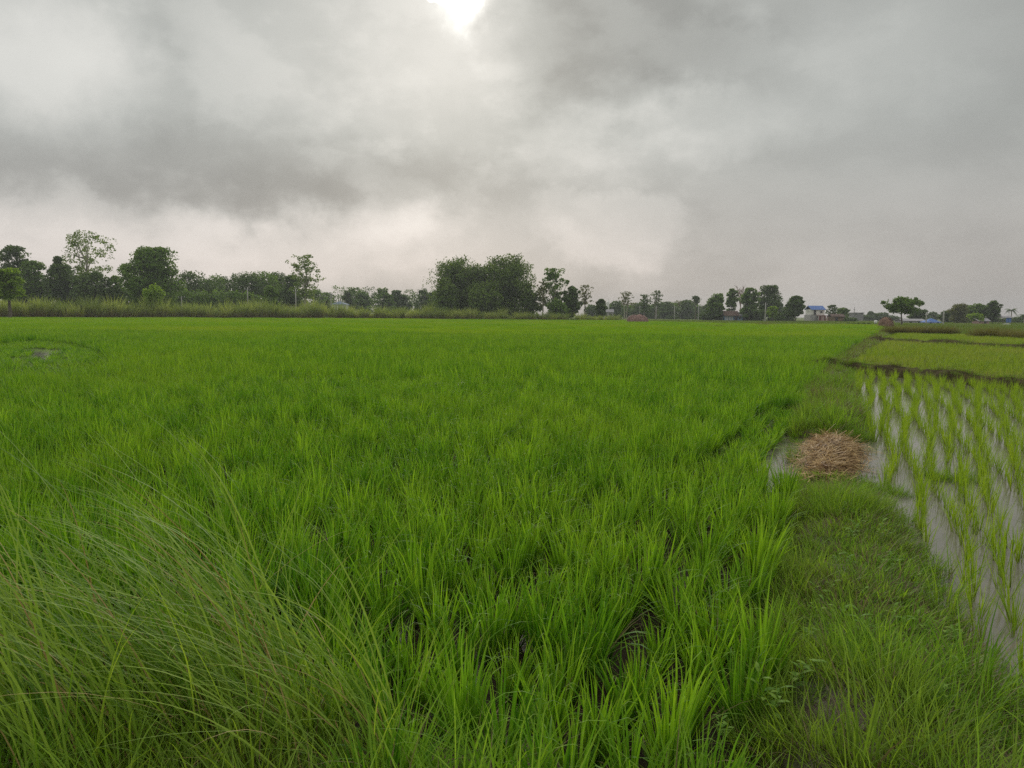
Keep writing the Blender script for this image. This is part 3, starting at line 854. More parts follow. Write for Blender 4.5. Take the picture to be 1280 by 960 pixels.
# bare wet mud patch with water in it
def mud_patch():
    V, Q = [], []
    n1, n2 = 10, 24
    for i in range(n1 + 1):
        for k in range(n2):
            a = 2 * PI * k / n2; q = i / n1 * (1 + .15 * math.sin(3 * a) + .08 * math.sin(5 * a + 1))
            X, Y = pm.x + .12 * q * math.cos(a), pm.y + .15 * q * math.sin(a)
            z = float(soil_z([X], [Y])[0]) + .014 + .007 * (float(vnoise(X, Y, 18, 3)) - .5) - (.03 if i == n1 else 0)
            V.append((X, Y, z))
        if i:
            for k in range(n2):
                a, b = (i - 1) * n2 + k, (i - 1) * n2 + (k + 1) % n2
                Q.append((a, b, b + n2, a + n2))
    M['wet_mud'] = solid_mat('wet_mud', (0.06, 0.042, 0.026), (0.10, 0.075, 0.05), 14, 0.55, 0.5, 0.3)
    tag(link('mud_patch', np_mesh('mud_patch', V, Q, None, None, (M['wet_mud'],), True)), kind='structure')
mud_patch()

# ------------------------------------------------------------------ broad-leaved weeds on the bund
def weed_mesh(seed):
    rg = random.Random(seed); V, Q, tint = [], [], []
    def leaf(p, d, up, l, w):
        d = d.normalized(); s = d.cross(up).normalized(); nrm = s.cross(d)
        b = len(V); tv = rg.random()
        for (t, ww, dz) in ((0, .1, 0), (.35, 1, .06), (.7, .8, .04), (1, .05, -.1)):
            c = p + d * l * t + nrm * l * dz
            V.append(c - s * w * ww / 2 + nrm * w * .15); V.append(c + s * w * ww / 2 + nrm * w * .15); tint.extend((tv, tv))
        for k in range(3): Q.append((b + 2 * k, b + 2 * k + 1, b + 2 * k + 3, b + 2 * k + 2))
    for s in range(rg.randint(3, 5)):
        a = rg.uniform(0, 2 * PI); le = rg.uniform(.2, .6); h = rg.uniform(.14, .26)
        d = Vector((math.cos(a) * math.sin(le), math.sin(a) * math.sin(le), math.cos(le)))
        b = len(V); sd = Vector((-math.sin(a), math.cos(a), 0)) * .003
        V.extend((-sd, sd, d * h + sd, d * h - sd)); tint.extend((.2,) * 4); Q.append((b, b + 1, b + 2, b + 3))
        for j in range(6):
            p = d * h * (.35 + .65 * j / 5); aa = a + j * 2.4 + rg.uniform(-.4, .4)
            leaf(p, Vector((math.cos(aa), math.sin(aa), rg.uniform(.1, .5))), Vector((0, 0, 1)), rg.uniform(.05, .085), rg.uniform(.018, .03))
    n = len(V)
    return np_mesh('weed_plant', [tuple(v) for v in V], Q, None, {'tint': tint, 'along': [.6] * n}, (M['weed'],), True)
weeds = [weed_mesh(200 + i) for i in range(4)]
for i, (u, v) in enumerate(((1012, 752), (1028, 735), (1085, 790), (1000, 790), (1120, 775), (1140, 720), (1065, 700), (985, 850), (1170, 830), (1100, 660), (905, 905), (1035, 700), (1050, 770), (1150, 780), (1110, 700), (1075, 740), (1195, 790), (960, 880), (1130, 860), (1180, 900), (1020, 830), (1090, 850), (1060, 660), (1205, 845))):
    g = ground_at(u, v + 18, .1)
    o = link('weed_plant', weeds[i % 4], None, (g.x, g.y, .09), i * 1.7); s = 0.42 + .3 * ((i * 7) % 5) / 4; o.scale = (s, s, s)
    tag(o, 'small broad leaved weed growing in the short grass of the bund', 'weed', 'broad leaved weeds on the bund')

# ------------------------------------------------------------------ tall foreground grass
def tussock(loc, seed, label, n, az=PI * .93, spread=.38, L=(0.85, 1.7), r=.3):
    root = empty('tall_grass_tussock', (loc[0], loc[1], 0.0)); tag(root, label, 'tall grass', 'tall grass tussocks in the foreground')
    g = blade_mesh('green_blades', [
        dict(n=n, base_r=r, length=L, lean=(0.1, 0.6), droop=(1.0, 2.1), width=0.0085, seg=16, az=az, az_spread=spread, power=1.6, twist=.5),
        dict(n=n // 3, base_r=r, length=(L[0] * .5, L[1] * .75), lean=(0.05, 0.5), droop=(0.4, 1.5), width=0.006, seg=11, twist=.5),
        dict(n=n // 5, base_r=r, length=(L[0], L[1]), lean=(0.4, 0.9), droop=(0.7, 1.3), width=0.0065, seg=13, az=az - .25, az_spread=.5, power=1.1)], (M['tall_grass'],), seed)
    link('green_blades', g, root)['kind'] = 'stuff'
    d = blade_mesh('dry_blades', [
        dict(n=n // 5, base_r=r, length=(L[0] * .6, L[1] * .9), lean=(0.2, 0.8), droop=(0.7, 1.7), width=0.006, seg=11, az=az, az_spread=.6),
        dict(n=n // 8, base_r=r * 1.1, length=(.15, .5), lean=(0.1, 1.0), droop=(0.1, 1.0), width=0.005, seg=5)], (M['tall_dry'],), seed + 1)
    link('dry_blades', d, root)['kind'] = 'stuff'
    return root
tussock((-0.92, 2.55), 300, 'tall arching grass tussock, second from the right, brown at its base', 180)
tussock((-0.5, 2.3), 306, 'thin loose grass tussock at the bottom edge, rightmost of four', 80, r=.22, L=(.6, 1.2))
tussock((-1.5, 2.25), 302, 'thickest arching grass tussock between others in the lower left', 250, r=.4)
tussock((-2.3, 2.45), 304, 'arching grass tussock at the left edge of the picture', 230, r=.42)

# ------------------------------------------------------------------ straw plugging the gap in the bund
def straw_ribbons(rng, n, pos, nrm, L, w, jit=.25, seg=3):
    """thin straws lying on a surface: pos, nrm arrays"""
    k = rng.integers(0, len(pos), n); p = pos[k] + rng.normal(0, .02, (n, 3)); nn = nrm[k]
    d = rng.normal(0, 1, (n, 3)); d[:, 2] *= .6
    d -= nn * (d * nn).sum(1, keepdims=True); d /= np.linalg.norm(d, axis=1, keepdims=True)
    d += nn * rng.normal(.08, jit, (n, 1)); d /= np.linalg.norm(d, axis=1, keepdims=True)
    s = np.cross(d, nn); s /= np.linalg.norm(s, axis=1, keepdims=True) + 1e-9
    l = rng.uniform(*L, n)[:, None]; W = rng.uniform(.7, 1.3, n)[:, None] * w
    bend = rng.normal(0, .12, (n, 1)) * l
    nv = 2 * (seg + 1); V = np.zeros((n, nv, 3))
    for j in range(seg + 1):
        t = j / seg - .5
        c = p + d * l * t - nn * (t * t) * l * .35 + s * bend * (t * t) * 2 + nn * w
        V[:, 2 * j] = c - s * W / 2; V[:, 2 * j + 1] = c + s * W / 2
    off = (np.arange(n) * nv)[:, None, None]
    q = np.array([(2 * j, 2 * j + 1, 2 * j + 3, 2 * j + 2) for j in range(seg)])[None]
    return V.reshape(-1, 3), (off + q).reshape(-1, 4), {'tint': np.repeat(rng.uniform(0, 1, n) ** 1.2, nv), 'along': np.full(n * nv, .5)}

def straw_heap():
    cx, cy = to_xy(8.82, -0.33)
    root = empty('straw_heap', (cx, cy, 0), -FA)
    tag(root, 'heap of tan rice straw plugging the gap in the bund beside a puddle', 'straw heap')
    rg = np.random.default_rng(7)
    def hgtf(a, b):     # a across (-1..1), b along (-1..1)
        rr = np.sqrt(a * a + b * b)
        h = .21 * np.clip(1 - rr ** 3.4, 0, 1) * (.8 + .25 * a * (a < .5)) + .06 * (vnoise(a * 2 + 3, b * 4, 1.7, 8) - .5) * (rr < 1) + .05 * (vnoise(a * 3 + 9, b * 3, 1.3, 2) - .5) * (rr < 1)
        groove = np.exp(-((a - .42 - .06 * b) / .09) ** 2) * (np.abs(b) < .75) * .11
        return h - groove
    A, B = np.meshgrid(np.linspace(-1.05, 1.05, 40), np.linspace(-1.05, 1.05, 56))
    SX, SY = .265, 1.1
    H = hgtf(A, B) - .02
    V = np.stack([A * SX, B * SY, H], -1).reshape(-1, 3)
    nx = 40
    Q = [(j * nx + i, j * nx + i + 1, (j + 1) * nx + i + 1, (j + 1) * nx + i) for j in range(55) for i in range(39)]
    link('mud_core', np_mesh('mud_core', V, Q, None, None, (M['dark_soil'],), True), root)
    a = rg.uniform(-1, 1, 6000); b = rg.uniform(-1, 1, 6000); kk = (a * a + b * b < .98); a, b = a[kk], b[kk]
    gk = rg.uniform(0, 1, len(a)) > .75 * np.exp(-((a - .42 - .06 * b) / .11) ** 2); a, b = a[gk], b[gk]
    h = hgtf(a, b); e = .02
    na = -(hgtf(a + e, b) - hgtf(a - e, b)) / (2 * e * SX); nb = -(hgtf(a, b + e) - hgtf(a, b - e)) / (2 * e * SY)
    pos = np.stack([a * SX, b * SY, h - .005], 1); nr = np.stack([na, nb, np.ones_like(na)], 1); nr /= np.linalg.norm(nr, axis=1, keepdims=True)
    n2 = 500; an = rg.uniform(0, 2 * PI, n2); rad = 1 + np.abs(rg.normal(0, .22, n2))
    sp_ = np.stack([np.cos(an) * rad * SX * 1.1, np.sin(an) * rad * SY, np.full(n2, .0)], 1)
    wx, wy = cx + sp_[:, 0] * CA + sp_[:, 1] * SA, cy - sp_[:, 0] * SA + sp_[:, 1] * CA
    sp_[:, 2] = np.maximum(soil_z(wx, wy), 0) + .025
    pos = np.concatenate([pos, sp_]); nr = np.concatenate([nr, np.tile([[0, 0, 1.0]], (n2, 1))])
    v, q, at_ = straw_ribbons(rg, 5600, pos, nr, (.12, .55), .0065, .24)
    o = link('straw', np_mesh('straw', v, q, None, at_, (M['straw'],), True), root); o['kind'] = 'stuff'
straw_heap()

# ================================================================== far bank of tall reeds
def reed_mesh(seed, n, L, w, mat, r=.9, droop=(.2, 1.2), lean=(.02, .4)):
    return blade_mesh('reed_clump', [dict(n=n, base_r=r, length=L, lean=lean, droop=droop, width=w, seg=4, twist=1.2, lean_out=.2),
                                     dict(n=n // 2, base_r=r * 1.1, length=(L[0] * .4, L[1] * .6), lean=(.1, .7), droop=(.3, 1.4), width=w, seg=3, twist=1.2)], (mat,), seed)
reeds = [reed_mesh(400 + i, 150, (1.7, 2.9), .085, M['reed']) for i in range(6)]
bank_line = [(-118, 108), (-81, 119), (-68, 134), (-45, 153), (-30, 163), (10, 167.5), (27, 166)]
berm = resample(bank_line, 3)
bund_mesh('embankment', [(x - (2.5 if x < -30 else 0), y + 3.2) for x, y in berm], [3.2] * len(berm), [3.2] * len(berm), [float(np.interp(x, [-100, -30, 20], [1.0, 1.0, .3])) for x, y in berm], M['ground'], 10, rough=.2, seed=12)
rgp = random.Random(5)
bank_pts = resample(bank_line, 1.75)
cnt = 0
for j, (x, y) in enumerate(bank_pts):
    for row in range(2):
        if row and j % 2: continue
        xx = x + rgp.uniform(-.6, .6) - (1.2 * row if x < -30 else 0); yy = y + .6 + row * 2.4 + rgp.uniform(-.4, .5)
        ux = xx / yy
        if ux < -.76: continue
        hs = float(np.interp(xx, [-90, -45, -28, -5, 12, 27], [1.5, 1.55, 1.35, 1.1, .75, .55])) * rgp.uniform(.6, 1.2)
        z = float(np.interp(xx, [-100, -30, 20], [.25, .25, .1])) * (1 + row * 2)
        o = link('reed_clump', reeds[rgp.randrange(6)], None, (xx, yy, z), rgp.uniform(0, 6.28)); o.scale = (rgp.uniform(.8, 1.25) * min(1, hs + .25), rgp.uniform(.8, 1.25) * min(1, hs + .25), hs)
        tag(o, 'pale tufted reed clump in the long bank behind the rice field', 'reeds', 'reed clumps along the far bank'); cnt += 1
breeds = [reed_mesh(420 + i, 110, (.7, 1.25), .035, M['reed_brown'], .5) for i in range(3)]
for (u0, u1, v0, v1, n) in ((1112, 1192, 418.5, 420, 26), (1228, 1258, 424, 424.5, 9), (1259, 1282, 425, 426.5, 8)):
    for i in range(n):
        t_ = (i + .5) / n; g = ground_at(u0 + (u1 - u0) * t_, v0 + (v1 - v0) * t_)
        o = link('brown_reed_clump', breeds[i % 3], None, (g.x + rgp.uniform(-.2, .2), g.y + rgp.uniform(-.2, 1.4), -.05), rgp.uniform(0, 6.28)); s = rgp.uniform(.8, 1.12); o.scale = (s, s, s)
        first = u0 < 1200
        tag(o, 'olive brown reed clump in the band right of the straw dome' if first else 'olive brown reed clump in the short bands at the right edge', 'reeds', 'brown reeds behind the young rice' if first else 'brown reeds at the right edge')
# low weedy ridges in the meadow right of centre
for (u0, u1, v0, n, s0, lab) in ((884, 905, 411.5, 7, .55, 'low weedy ridge of pale grass in front of the hut under the trees'), (906, 920, 410, 4, .4, 'short weedy ridge of grass beside a longer one in front of the hut'),
                                 (946, 966, 409, 7, .8, 'brown weedy mound in front of the pole by the large dark tree'), (975, 990, 407, 4, .5, 'little weedy ridge right of the brown mound in the meadow')):
    parts = []
    g0 = ground_at((u0 + u1) / 2, v0)
    rg = np.random.default_rng(int(u0))
    for i in range(n):
        g = ground_at(u0 + (u1 - u0) * (i + .5) / n, v0)
        p = blades(rg, 60, .8, (.5 * s0, 1.5 * s0), (.1, .7), (.3, 1.3), .05, 3, centre=(g.x - g0.x, g.y - g0.y + rg.uniform(-.5, .5)), twist=1.2)
        parts.append(p + (0,))
    v, q, t_, a, mi = merge(parts)
    tag(link('weedy_ridge', np_mesh('weedy_ridge', v, q, t_, a, (M['reed_brown'],), True), None, (g0.x, g0.y, -.05)), lab, 'weeds')

# meadow beyond the rice on the right
meadow = [rice_patch(440 + i, 150, 1.6, M['meadow'], (.2, .42), .035) for i in range(4)]
x, y, f, r = grid(rng, 14, 190, 54, 235, 1.45, .25)
k = (((y > far_edge(x) + .5) & (r < bund_l(f))) | ((r >= bund_l(f)) & (f > 74) & (y > np.interp(x, [30, 35, 40, 60], [68, 65, 63, 52])))) & (x < .77 * y + 4) & ((y > 168) | (x > 22))
x, y = x[k], y[k]; a_, b_ = rot_scl(rng, len(x), .03)
scatter('meadow_grass', np.stack([x, y, np.full(len(x), -.06)], 1), a_, b_, rng.integers(0, 4, len(x)), meadow, 'dull green grass of the meadow beyond the rice', 'grass')

# ------------------------------------------------------------------ straw dome and faded straw heap
def hay_pile(name, loc, w, d, h, mat, label, cat, flat, seed):
    root = empty(name, loc); tag(root, label, cat)
    V, Q = [], []; n1, n2 = 10, 20
    def P(i, k):
        a = 2 * PI * k / n2; t = i / n1
        if flat: rad, z = math.sin(t * PI / 2) ** .7, math.cos(t * PI / 2) ** .6
        else: rad, z = math.sin(t * PI / 2) ** .9, math.cos(t * PI / 2) ** .75
        b = 1 + .07 * math.sin(2 * a + seed) + .05 * math.sin(5 * a + seed * 2)
        return (w / 2 * rad * b * math.cos(a), d / 2 * rad * b * math.sin(a), h * z * (1 + .08 * math.sin(3 * a + seed)) - .05)
    for i in range(n1 + 1):
        for k in range(n2): V.append(P(i, k))
        if i:
            for k in range(n2):
                a_, b_ = (i - 1) * n2 + k, (i - 1) * n2 + (k + 1) % n2; Q.append((a_, a_ + n2, b_ + n2, b_))
    link('core', np_mesh('core', V, Q, None, None, (M['hay_core'],), True), root)
    rg = np.random.default_rng(seed)
    Va = np.array(V); nr = Va / np.array([w / 2, d / 2, h]) ** 2 * 1.0; nr[:, 2] = np.maximum(nr[:, 2], .05); nr /= np.linalg.norm(nr, axis=1, keepdims=True)
    kx = rg.integers(n2, len(Va), 2600); pos = Va[kx] + rg.normal(0, .06, (2600, 3)); pos[:, 2] = np.maximum(pos[:, 2], 0)
    v, q, at_ = straw_ribbons(rg, 2600, pos, nr[kx], (.25, .7), .035, .2)
    link('straw', np_mesh('straw', v, q, None, at_, (mat,), True), root)['kind'] = 'stuff'
g = ground_at(1107, 410.5)
hay_pile('haystack', (g.x, g.y, 0), 1.85, 1.85, 1.42, M['hay'], 'domed brown haystack at the far end of the bund', 'haystack', False, 2)
g = ground_at(797, 405.2)
hay_pile('straw_mound', (g.x, g.y, 0), 3.9, 2.2, 1.5, M['hay_pink'], 'faded pinkish straw mound in the rice before pale tree trunks', 'straw heap', True, 5)
# short white post
g = at(1095, 128)
mb = MB(); mb.tube([(0, 0, 0), (0, 0, .5)], [.17, .16], 10)
pr = empty('marker_post', (g.x, g.y, 0)); tag(pr, 'short post with white top just left of the brown haystack', 'post')
link('base', mb.mesh('base', M['iron']), pr)
mb = MB(); mb.tube([(0, 0, .5), (0, 0, .62), (0, 0, 1.0), (0, 0, 1.08)], [.17, .27, .25, .1], 10); link('cap', mb.mesh('cap', M['white_paint'], True), pr)

# ================================================================== TREES
def leaf_cloud(rng, clumps, size, aspect=.55, flat=.0, droop=0.0):
    """clumps: (x,y,z,rx,ry,rz,n)"""
    Vs, T = [], []
    for (cx, cy, cz, rx_, ry_, rz_, n) in clumps:
        n = int(n)
        if n < 1: continue
        d = rng.normal(0, 1, (n, 3)); d /= np.linalg.norm(d, axis=1, keepdims=True)
        rad = rng.uniform(.25, 1.0, n) ** .45 * (1 + rng.normal(0, .07, n))
        p = d * rad[:, None] * np.array([rx_, ry_, rz_]) + np.array([cx, cy, cz])
        nrm = d * .7 + rng.normal(0, .7, (n, 3)); nrm[:, 2] += flat + .5
        nrm /= np.linalg.norm(nrm, axis=1, keepdims=True)
        a = rng.normal(0, 1, (n, 3)); a[:, 2] -= droop
        a -= nrm * (a * nrm).sum(1, keepdims=True); a /= np.linalg.norm(a, axis=1, keepdims=True) + 1e-9
        b = np.cross(nrm, a)
        l = size * rng.uniform(.6, 1.35, n)[:, None]
        V = np.stack([p - a * l * .5, p + b * l * aspect * .5, p + a * l * .5 - nrm * l * .1, p - b * l * aspect * .5], 1)
        Vs.append(V.reshape(-1, 3)); T.append(np.repeat(np.clip(rng.uniform(0, 1, n) * .7 + rng.uniform(0, .3), 0, 1), 4))
    V = np.concatenate(Vs); Q = np.arange(len(V)).reshape(-1, 4)
    t = np.concatenate(T)
    return V, Q, {'tint': t, 'along': np.full(len(t), .6)}

def crown_clumps(rg, kind, W, H, z0, leaves):
    """W crown width, H total height, z0 crown base"""
    hc = H - z0; c = []
    if kind == 'round':
        n = 26
        for i in range(n):
            a, zz = rg.uniform(0, 2 * PI), rg.uniform(-.95, 1)
            rr = math.sqrt(max(0, 1 - zz * zz)) * rg.uniform(.45, 1) * (1 - .18 * max(0, -zz))
            s = rg.uniform(.17, .27) * W; sz = s * rg.uniform(.6, .85)
            c.append((math.cos(a) * rr * (W / 2 - s * .75), math.sin(a) * rr * (W / 2 - s * .75), min(H - sz * .85, z0 + hc * (.5 + .5 * zz) * .97), s, s, sz, leaves / n))
    elif kind == 'lacy':
        n = 95
        for i in range(n):
            a, zz = rg.uniform(0, 2 * PI), rg.uniform(-.95, 1)
            rr = math.sqrt(max(0, 1 - (zz * .9) ** 2)) * rg.uniform(.2, 1) * (.78 + .22 * math.sin(3 * a + zz * 4))
            s = rg.uniform(.045, .105) * W; sz = s * rg.uniform(.55, .9)
            c.append((math.cos(a) * rr * (W / 2 - s * .2), math.sin(a) * rr * (W / 2 - s * .2), min(H - sz * .8, z0 + hc * (.5 + .5 * zz)), s, s, sz, leaves / n * rg.uniform(.3, 1.1) * .55))
    elif kind == 'full':
        n = 64
        for i in range(n):
            a, zz = rg.uniform(0, 2 * PI), rg.uniform(-.9, 1)
            rr = math.sqrt(max(0, 1 - zz * zz)) ** .8 * rg.uniform(.35, 1) * (.84 + .16 * math.sin(3 * a + zz * 5))
            s = rg.uniform(.07, .16) * W; sz = s * rg.uniform(.55, .85)
            c.append((math.cos(a) * rr * (W / 2 - s * .4), math.sin(a) * rr * (W / 2 - s * .4), min(H - sz * .8, z0 + hc * (.5 + .5 * zz)), s, s, sz, leaves / n * rg.uniform(.6, 1.3)))
    elif kind == 'layered':
        L = max(3, int(round(hc / (W * .15)))); L = min(L, 7)
        for l in range(L):
            zz = z0 + hc * (l + .5) / L; prof = [.7, 1, .95, .85, .7, .5][min(5, int(l * 6 / L))]
            m = 10
            for i in range(m):
                a = 2 * PI * (i + rg.random()) / m; rr = rg.uniform(.15, 1.08) * prof * (.8 + .25 * math.sin(2 * a + l))
                s = rg.uniform(.08, .19) * W * (.6 + .4 * prof)
                c.append((math.cos(a) * rr * (W / 2 - s * .7), math.sin(a) * rr * (W / 2 - s * .7), min(zz + rg.uniform(-.09, .09) * hc, H - hc / L * .3), s, s, hc / L * rg.uniform(.35, .75), leaves / L / m * rg.uniform(.5, 1.5)))
    elif kind == 'tall':
        n = 20
        for i in range(n):
            t = rg.random(); a = rg.uniform(0, 2 * PI)
            rr = rg.uniform(.1, .9) * math.sin(PI * (.12 + .8 * t)) ** .6
            s = rg.uniform(.16, .27) * W
            c.append((math.cos(a) * rr * (W / 2 - s * .7), math.sin(a) * rr * (W / 2 - s * .7), min(z0 + hc * t, H - s * .8), s, s, s * .85, leaves / n))
    elif kind == 'shrub':
        n = 16
        for i in range(n):
            a = rg.uniform(0, 2 * PI); rr = rg.uniform(.1, .95); t = rg.random()
            s = rg.uniform(.14, .24) * W; sz = min(s, hc * .3)
            c.append((math.cos(a) * rr * (W / 2 - s * .7), math.sin(a) * rr * (W / 2 - s * .7), max(sz * .6, min(H - sz, z0 + hc * t * (1.05 - .4 * rr))), s, s, sz, leaves / n))
    if kind in ('round', 'tall', 'shrub', 'full'):
        for i in range(6):
            a = rg.uniform(0, 2 * PI); rr = rg.uniform(0, .35) * W / 2
            c.append((math.cos(a) * rr, math.sin(a) * rr, z0 + hc * rg.uniform(.3, .68), W * .26, W * .26, min(W * .26, hc * .26), leaves * .07))
    return c

def trunk_mb(rg, H, z0, W, clumps, r0, limbs=7, forks=1):
    mb = MB(); top = z0 + (H - z0) * .55
    for fk in range(forks):
        bx = (fk - (forks - 1) / 2) * r0 * 3; lean = rg.uniform(-.05, .05) * H + (bx * 2.2 if forks > 1 else 0)
        pts = [(bx, 0, -.15)]
        for i in range(1, 6):
            t = i / 5; pts.append((bx + lean * t * t + rg.uniform(-.02, .02) * W, rg.uniform(-.02, .02) * W, top * t))
        mb.tube(pts, [r0 * (1.25 if i == 0 else 1) * (1 - .13 * i) for i in range(6)], 7)
        for c in rg.sample(clumps, min(limbs, len(clumps))):
            t = rg.uniform(.5, .95); k = min(4, int(t * 5)); a = Vector(pts[k]).lerp(Vector(pts[k + 1]), t * 5 - k)
            b = Vector(c[:3]); m_ = a.lerp(b, .5) + Vector((0, 0, -.05 * (b - a).length)) + Vector((rg.uniform(-.1, .1), rg.uniform(-.1, .1), 0)) * (b - a).length
            mb.tube([a, m_, b], [r0 * .42, r0 * .28, r0 * .1], 5)
    return mb

def tree(kind, u, vtop, wpx, Y, mat, label, name='tree', crown=.25, leaves=2500, size=.42, group=None, seed=0, bark='bark', forks=1, limbs=8, cat='tree', droop=0, r0=None, zb=0.0):
    g = at(u, Y); H = hgt(u, vtop, Y) - zb; W = wpx / F_PX * Y
    rg = random.Random(seed + int(u * 13)); rng_ = np.random.default_rng(abs(seed + int(u * 7)) + 3)
    root = empty(name, (g.x, g.y, zb)); tag(root, label, cat, group)
    c = crown_clumps(rg, kind, W, H, H * crown, leaves)
    c = [k[:6] + (k[6] * 2.1,) for k in c]
    v, q, a = leaf_cloud(rng_, c, size * (1.0 if kind == 'lacy' else 1.25), aspect=.75, flat=.5 if kind == 'layered' else 0, droop=droop)
    link('trunk', trunk_mb(rg, H, H * crown, W, c, r0 or max(.12, .022 * H), limbs, forks).mesh('trunk', M[bark], True), root)
    link('crown', np_mesh('crown', v, q, None, a, (M[mat],), False), root)
    return root

def bamboo(u, vtop, wpx, Y, label, leaves=7000, seed=0, mat='leaf_bamboo', size=.5, group=None, ncul=46, name='bamboo_clump'):
    g = at(u, Y); H = hgt(u, vtop, Y); W = wpx / F_PX * Y
    rg = random.Random(seed); rng_ = np.random.default_rng(seed)
    root = empty(name, (g.x, g.y, 0)); tag(root, label, 'bamboo', group)
    mb = MB(); cl = []
    for i in range(ncul):
        a = rg.uniform(0, 2 * PI); b0 = rg.uniform(0, .22) * W / 2; reach = rg.uniform(.15, 1) ** .7 * W / 2
        h = H * (1.0 - .42 * (reach / (W / 2)) ** 2 * rg.uniform(.5, 1.3)) * rg.uniform(.84, 1.0)
        pts = []
        for j in range(7):
            t = j / 6; rr = b0 + (reach - b0) * t ** 2.3
            zz = h * (math.sin(min(1, t * 1.06) * PI / 2)) ** .95 * (1 if t < .95 else .985)
            pts.append((math.cos(a) * rr, math.sin(a) * rr, zz - .1))
        mb.tube(pts, [.07 * (1 - .8 * j / 6) for j in range(7)], 4)
        for j in range(1, 7):
            for _ in range(2):
                p = Vector(pts[j]) if _ == 0 else Vector(pts[j]).lerp(Vector(pts[j - 1]), .5)
                s = rg.uniform(.055, .10) * W
                cl.append((p.x + rg.uniform(-.5, .5), p.y + rg.uniform(-.5, .5), max(s, p.z - s * .2), s, s, s * rg.uniform(.8, 1.2), leaves / ncul / 12))
    for i in range(46):
        a = rg.uniform(0, 2 * PI); t = rg.random(); rr = rg.uniform(.2, 1) * W / 2 * (.78 * (1 - t ** 3.0) ** .5)
        s = rg.uniform(.12, .19) * W
        cl.append((math.cos(a) * rr, math.sin(a) * rr, max(s * .7, t * H * .86), s, s, s * .9, leaves / 46 * 1.1))
    link('culms', mb.mesh('culms', M['culm'], True), root)['kind'] = 'stuff'
    v, q, a_ = leaf_cloud(rng_, cl, size * 1.25, aspect=.42, droop=1.0)
    link('crown', np_mesh('crown', v, q, None, a_, (M[mat],), False), root)

def palm(u, vtop, Y, label, crown_r=1.6, mat='leaf_dark', name='palm_tree', n=14):
    g = at(u, Y); H = hgt(u, vtop, Y) - crown_r * .35
    root = empty(name, (g.x, g.y, 0)); tag(root, label, 'palm tree')
    rg = random.Random(int(u)); mb = MB()
    mb.tube([(0, 0, -.1), (.1, 0, H * .3), (.12, 0, H * .7), (0, 0, H)], [.17, .14, .11, .1], 7)
    link('trunk', mb.mesh('trunk', M['bark_pale'], True), root)
    for i in range(n):
        a = 2.4 * i; up = .9 - 1.5 * i / n; V, Q, T = [], [], []
        for j in range(9):
            t = j / 8; rr = crown_r * t; z = H + crown_r * (up * t - .75 * t * t)
            w = crown_r * .28 * math.sin(PI * (.12 + .85 * t)); c = Vector((math.cos(a) * rr, math.sin(a) * rr, z)); s = Vector((-math.sin(a), math.cos(a), 0))
            b = len(V)
            V += [c, c + s * w + Vector((0, 0, -.5 * w)), c + s * w * .8 + Vector((math.cos(a), math.sin(a), -.6)) * .12 * crown_r, c - s * w + Vector((0, 0, -.5 * w)), c - s * w * .8 + Vector((math.cos(a), math.sin(a), -.6)) * .12 * crown_r,
                  c + Vector((math.cos(a), math.sin(a), 0)) * .1 * crown_r]
            Q += [(b, b + 1, b + 2, b + 5), (b, b + 5, b + 4, b + 3)]
        link('frond', np_mesh('frond', [tuple(v) for v in V], Q, None, {'tint': [rg.random()] * len(V), 'along': [.6] * len(V)}, (M[mat],), False), root)

def bare_tree(u, vtop, wpx, Y, label):
    g = at(u, Y); H = hgt(u, vtop, Y); W = wpx / F_PX * Y; rg = random.Random(9)
    root = empty('bare_tree', (g.x, g.y, 0)); tag(root, label, 'tree')
    mb = MB(); tw = MB()
    mb.tube([(0, 0, -.1), (.1, 0, H * .3), (0, .1, H * .55)], [.22, .18, .13], 7)
    for i in range(9):
        a = rg.uniform(0, 2 * PI); z = H * rg.uniform(.35, .55); e = Vector((math.cos(a) * W * .35 * rg.uniform(.4, 1), math.sin(a) * W * .35, H * rg.uniform(.7, .95)))
        mb.tube([(0, 0, z), tuple(Vector((0, 0, z)).lerp(e, .5) + Vector((0, 0, -.3))), tuple(e)], [.1, .07, .04], 5)
        for j in range(9):
            p = Vector((0, 0, z)).lerp(e, rg.uniform(.5, 1)); q = p + Vector((rg.uniform(-1, 1) * W * .16, rg.uniform(-1, 1) * W * .16, rg.uniform(.1, 1) * H * .1))
            tw.tube([tuple(p), tuple(p.lerp(q, .5) + Vector((0, 0, .1))), tuple(q)], [.06, .045, .02], 4)
    link('trunk', mb.mesh('trunk', M['twig_red'], True), root); link('twigs', tw.mesh('twigs', M['twig_red'], True), root)['kind'] = 'stuff'

# --- left group
tree('full', -30, 296, 90, 185, 'leaf_dark', 'large dark tree cut by the left edge behind the small bright tree', leaves=4200, seed=1, crown=.12)
tree('full', 22, 308, 55, 180, 'leaf_dark', 'tall dark feathery tree just above the small bright tree at left', leaves=3000, seed=2, crown=.12)
tree('full', 44, 326, 44, 176, 'leaf_mid', 'dull green sloping tree between the dark edge tree and the round topknot', leaves=2200, seed=3, crown=.1)
tree('layered', 12, 336, 46, 112, 'leaf_light', 'small yellow green tree with flat branch layers at the left edge', leaves=1500, size=.34, seed=4, crown=.45, limbs=10, r0=.25)
tree('full', 76, 331, 56, 172, 'leaf_dark', 'broad dark tree below the small round topknot', leaves=3000, seed=5, crown=.05)
tree('round', 75, 320, 12, 176, 'leaf_dark', 'slender tree with a small dark ball crown poking above its neighbours', leaves=500, size=.36, seed=6, crown=.78, limbs=3)
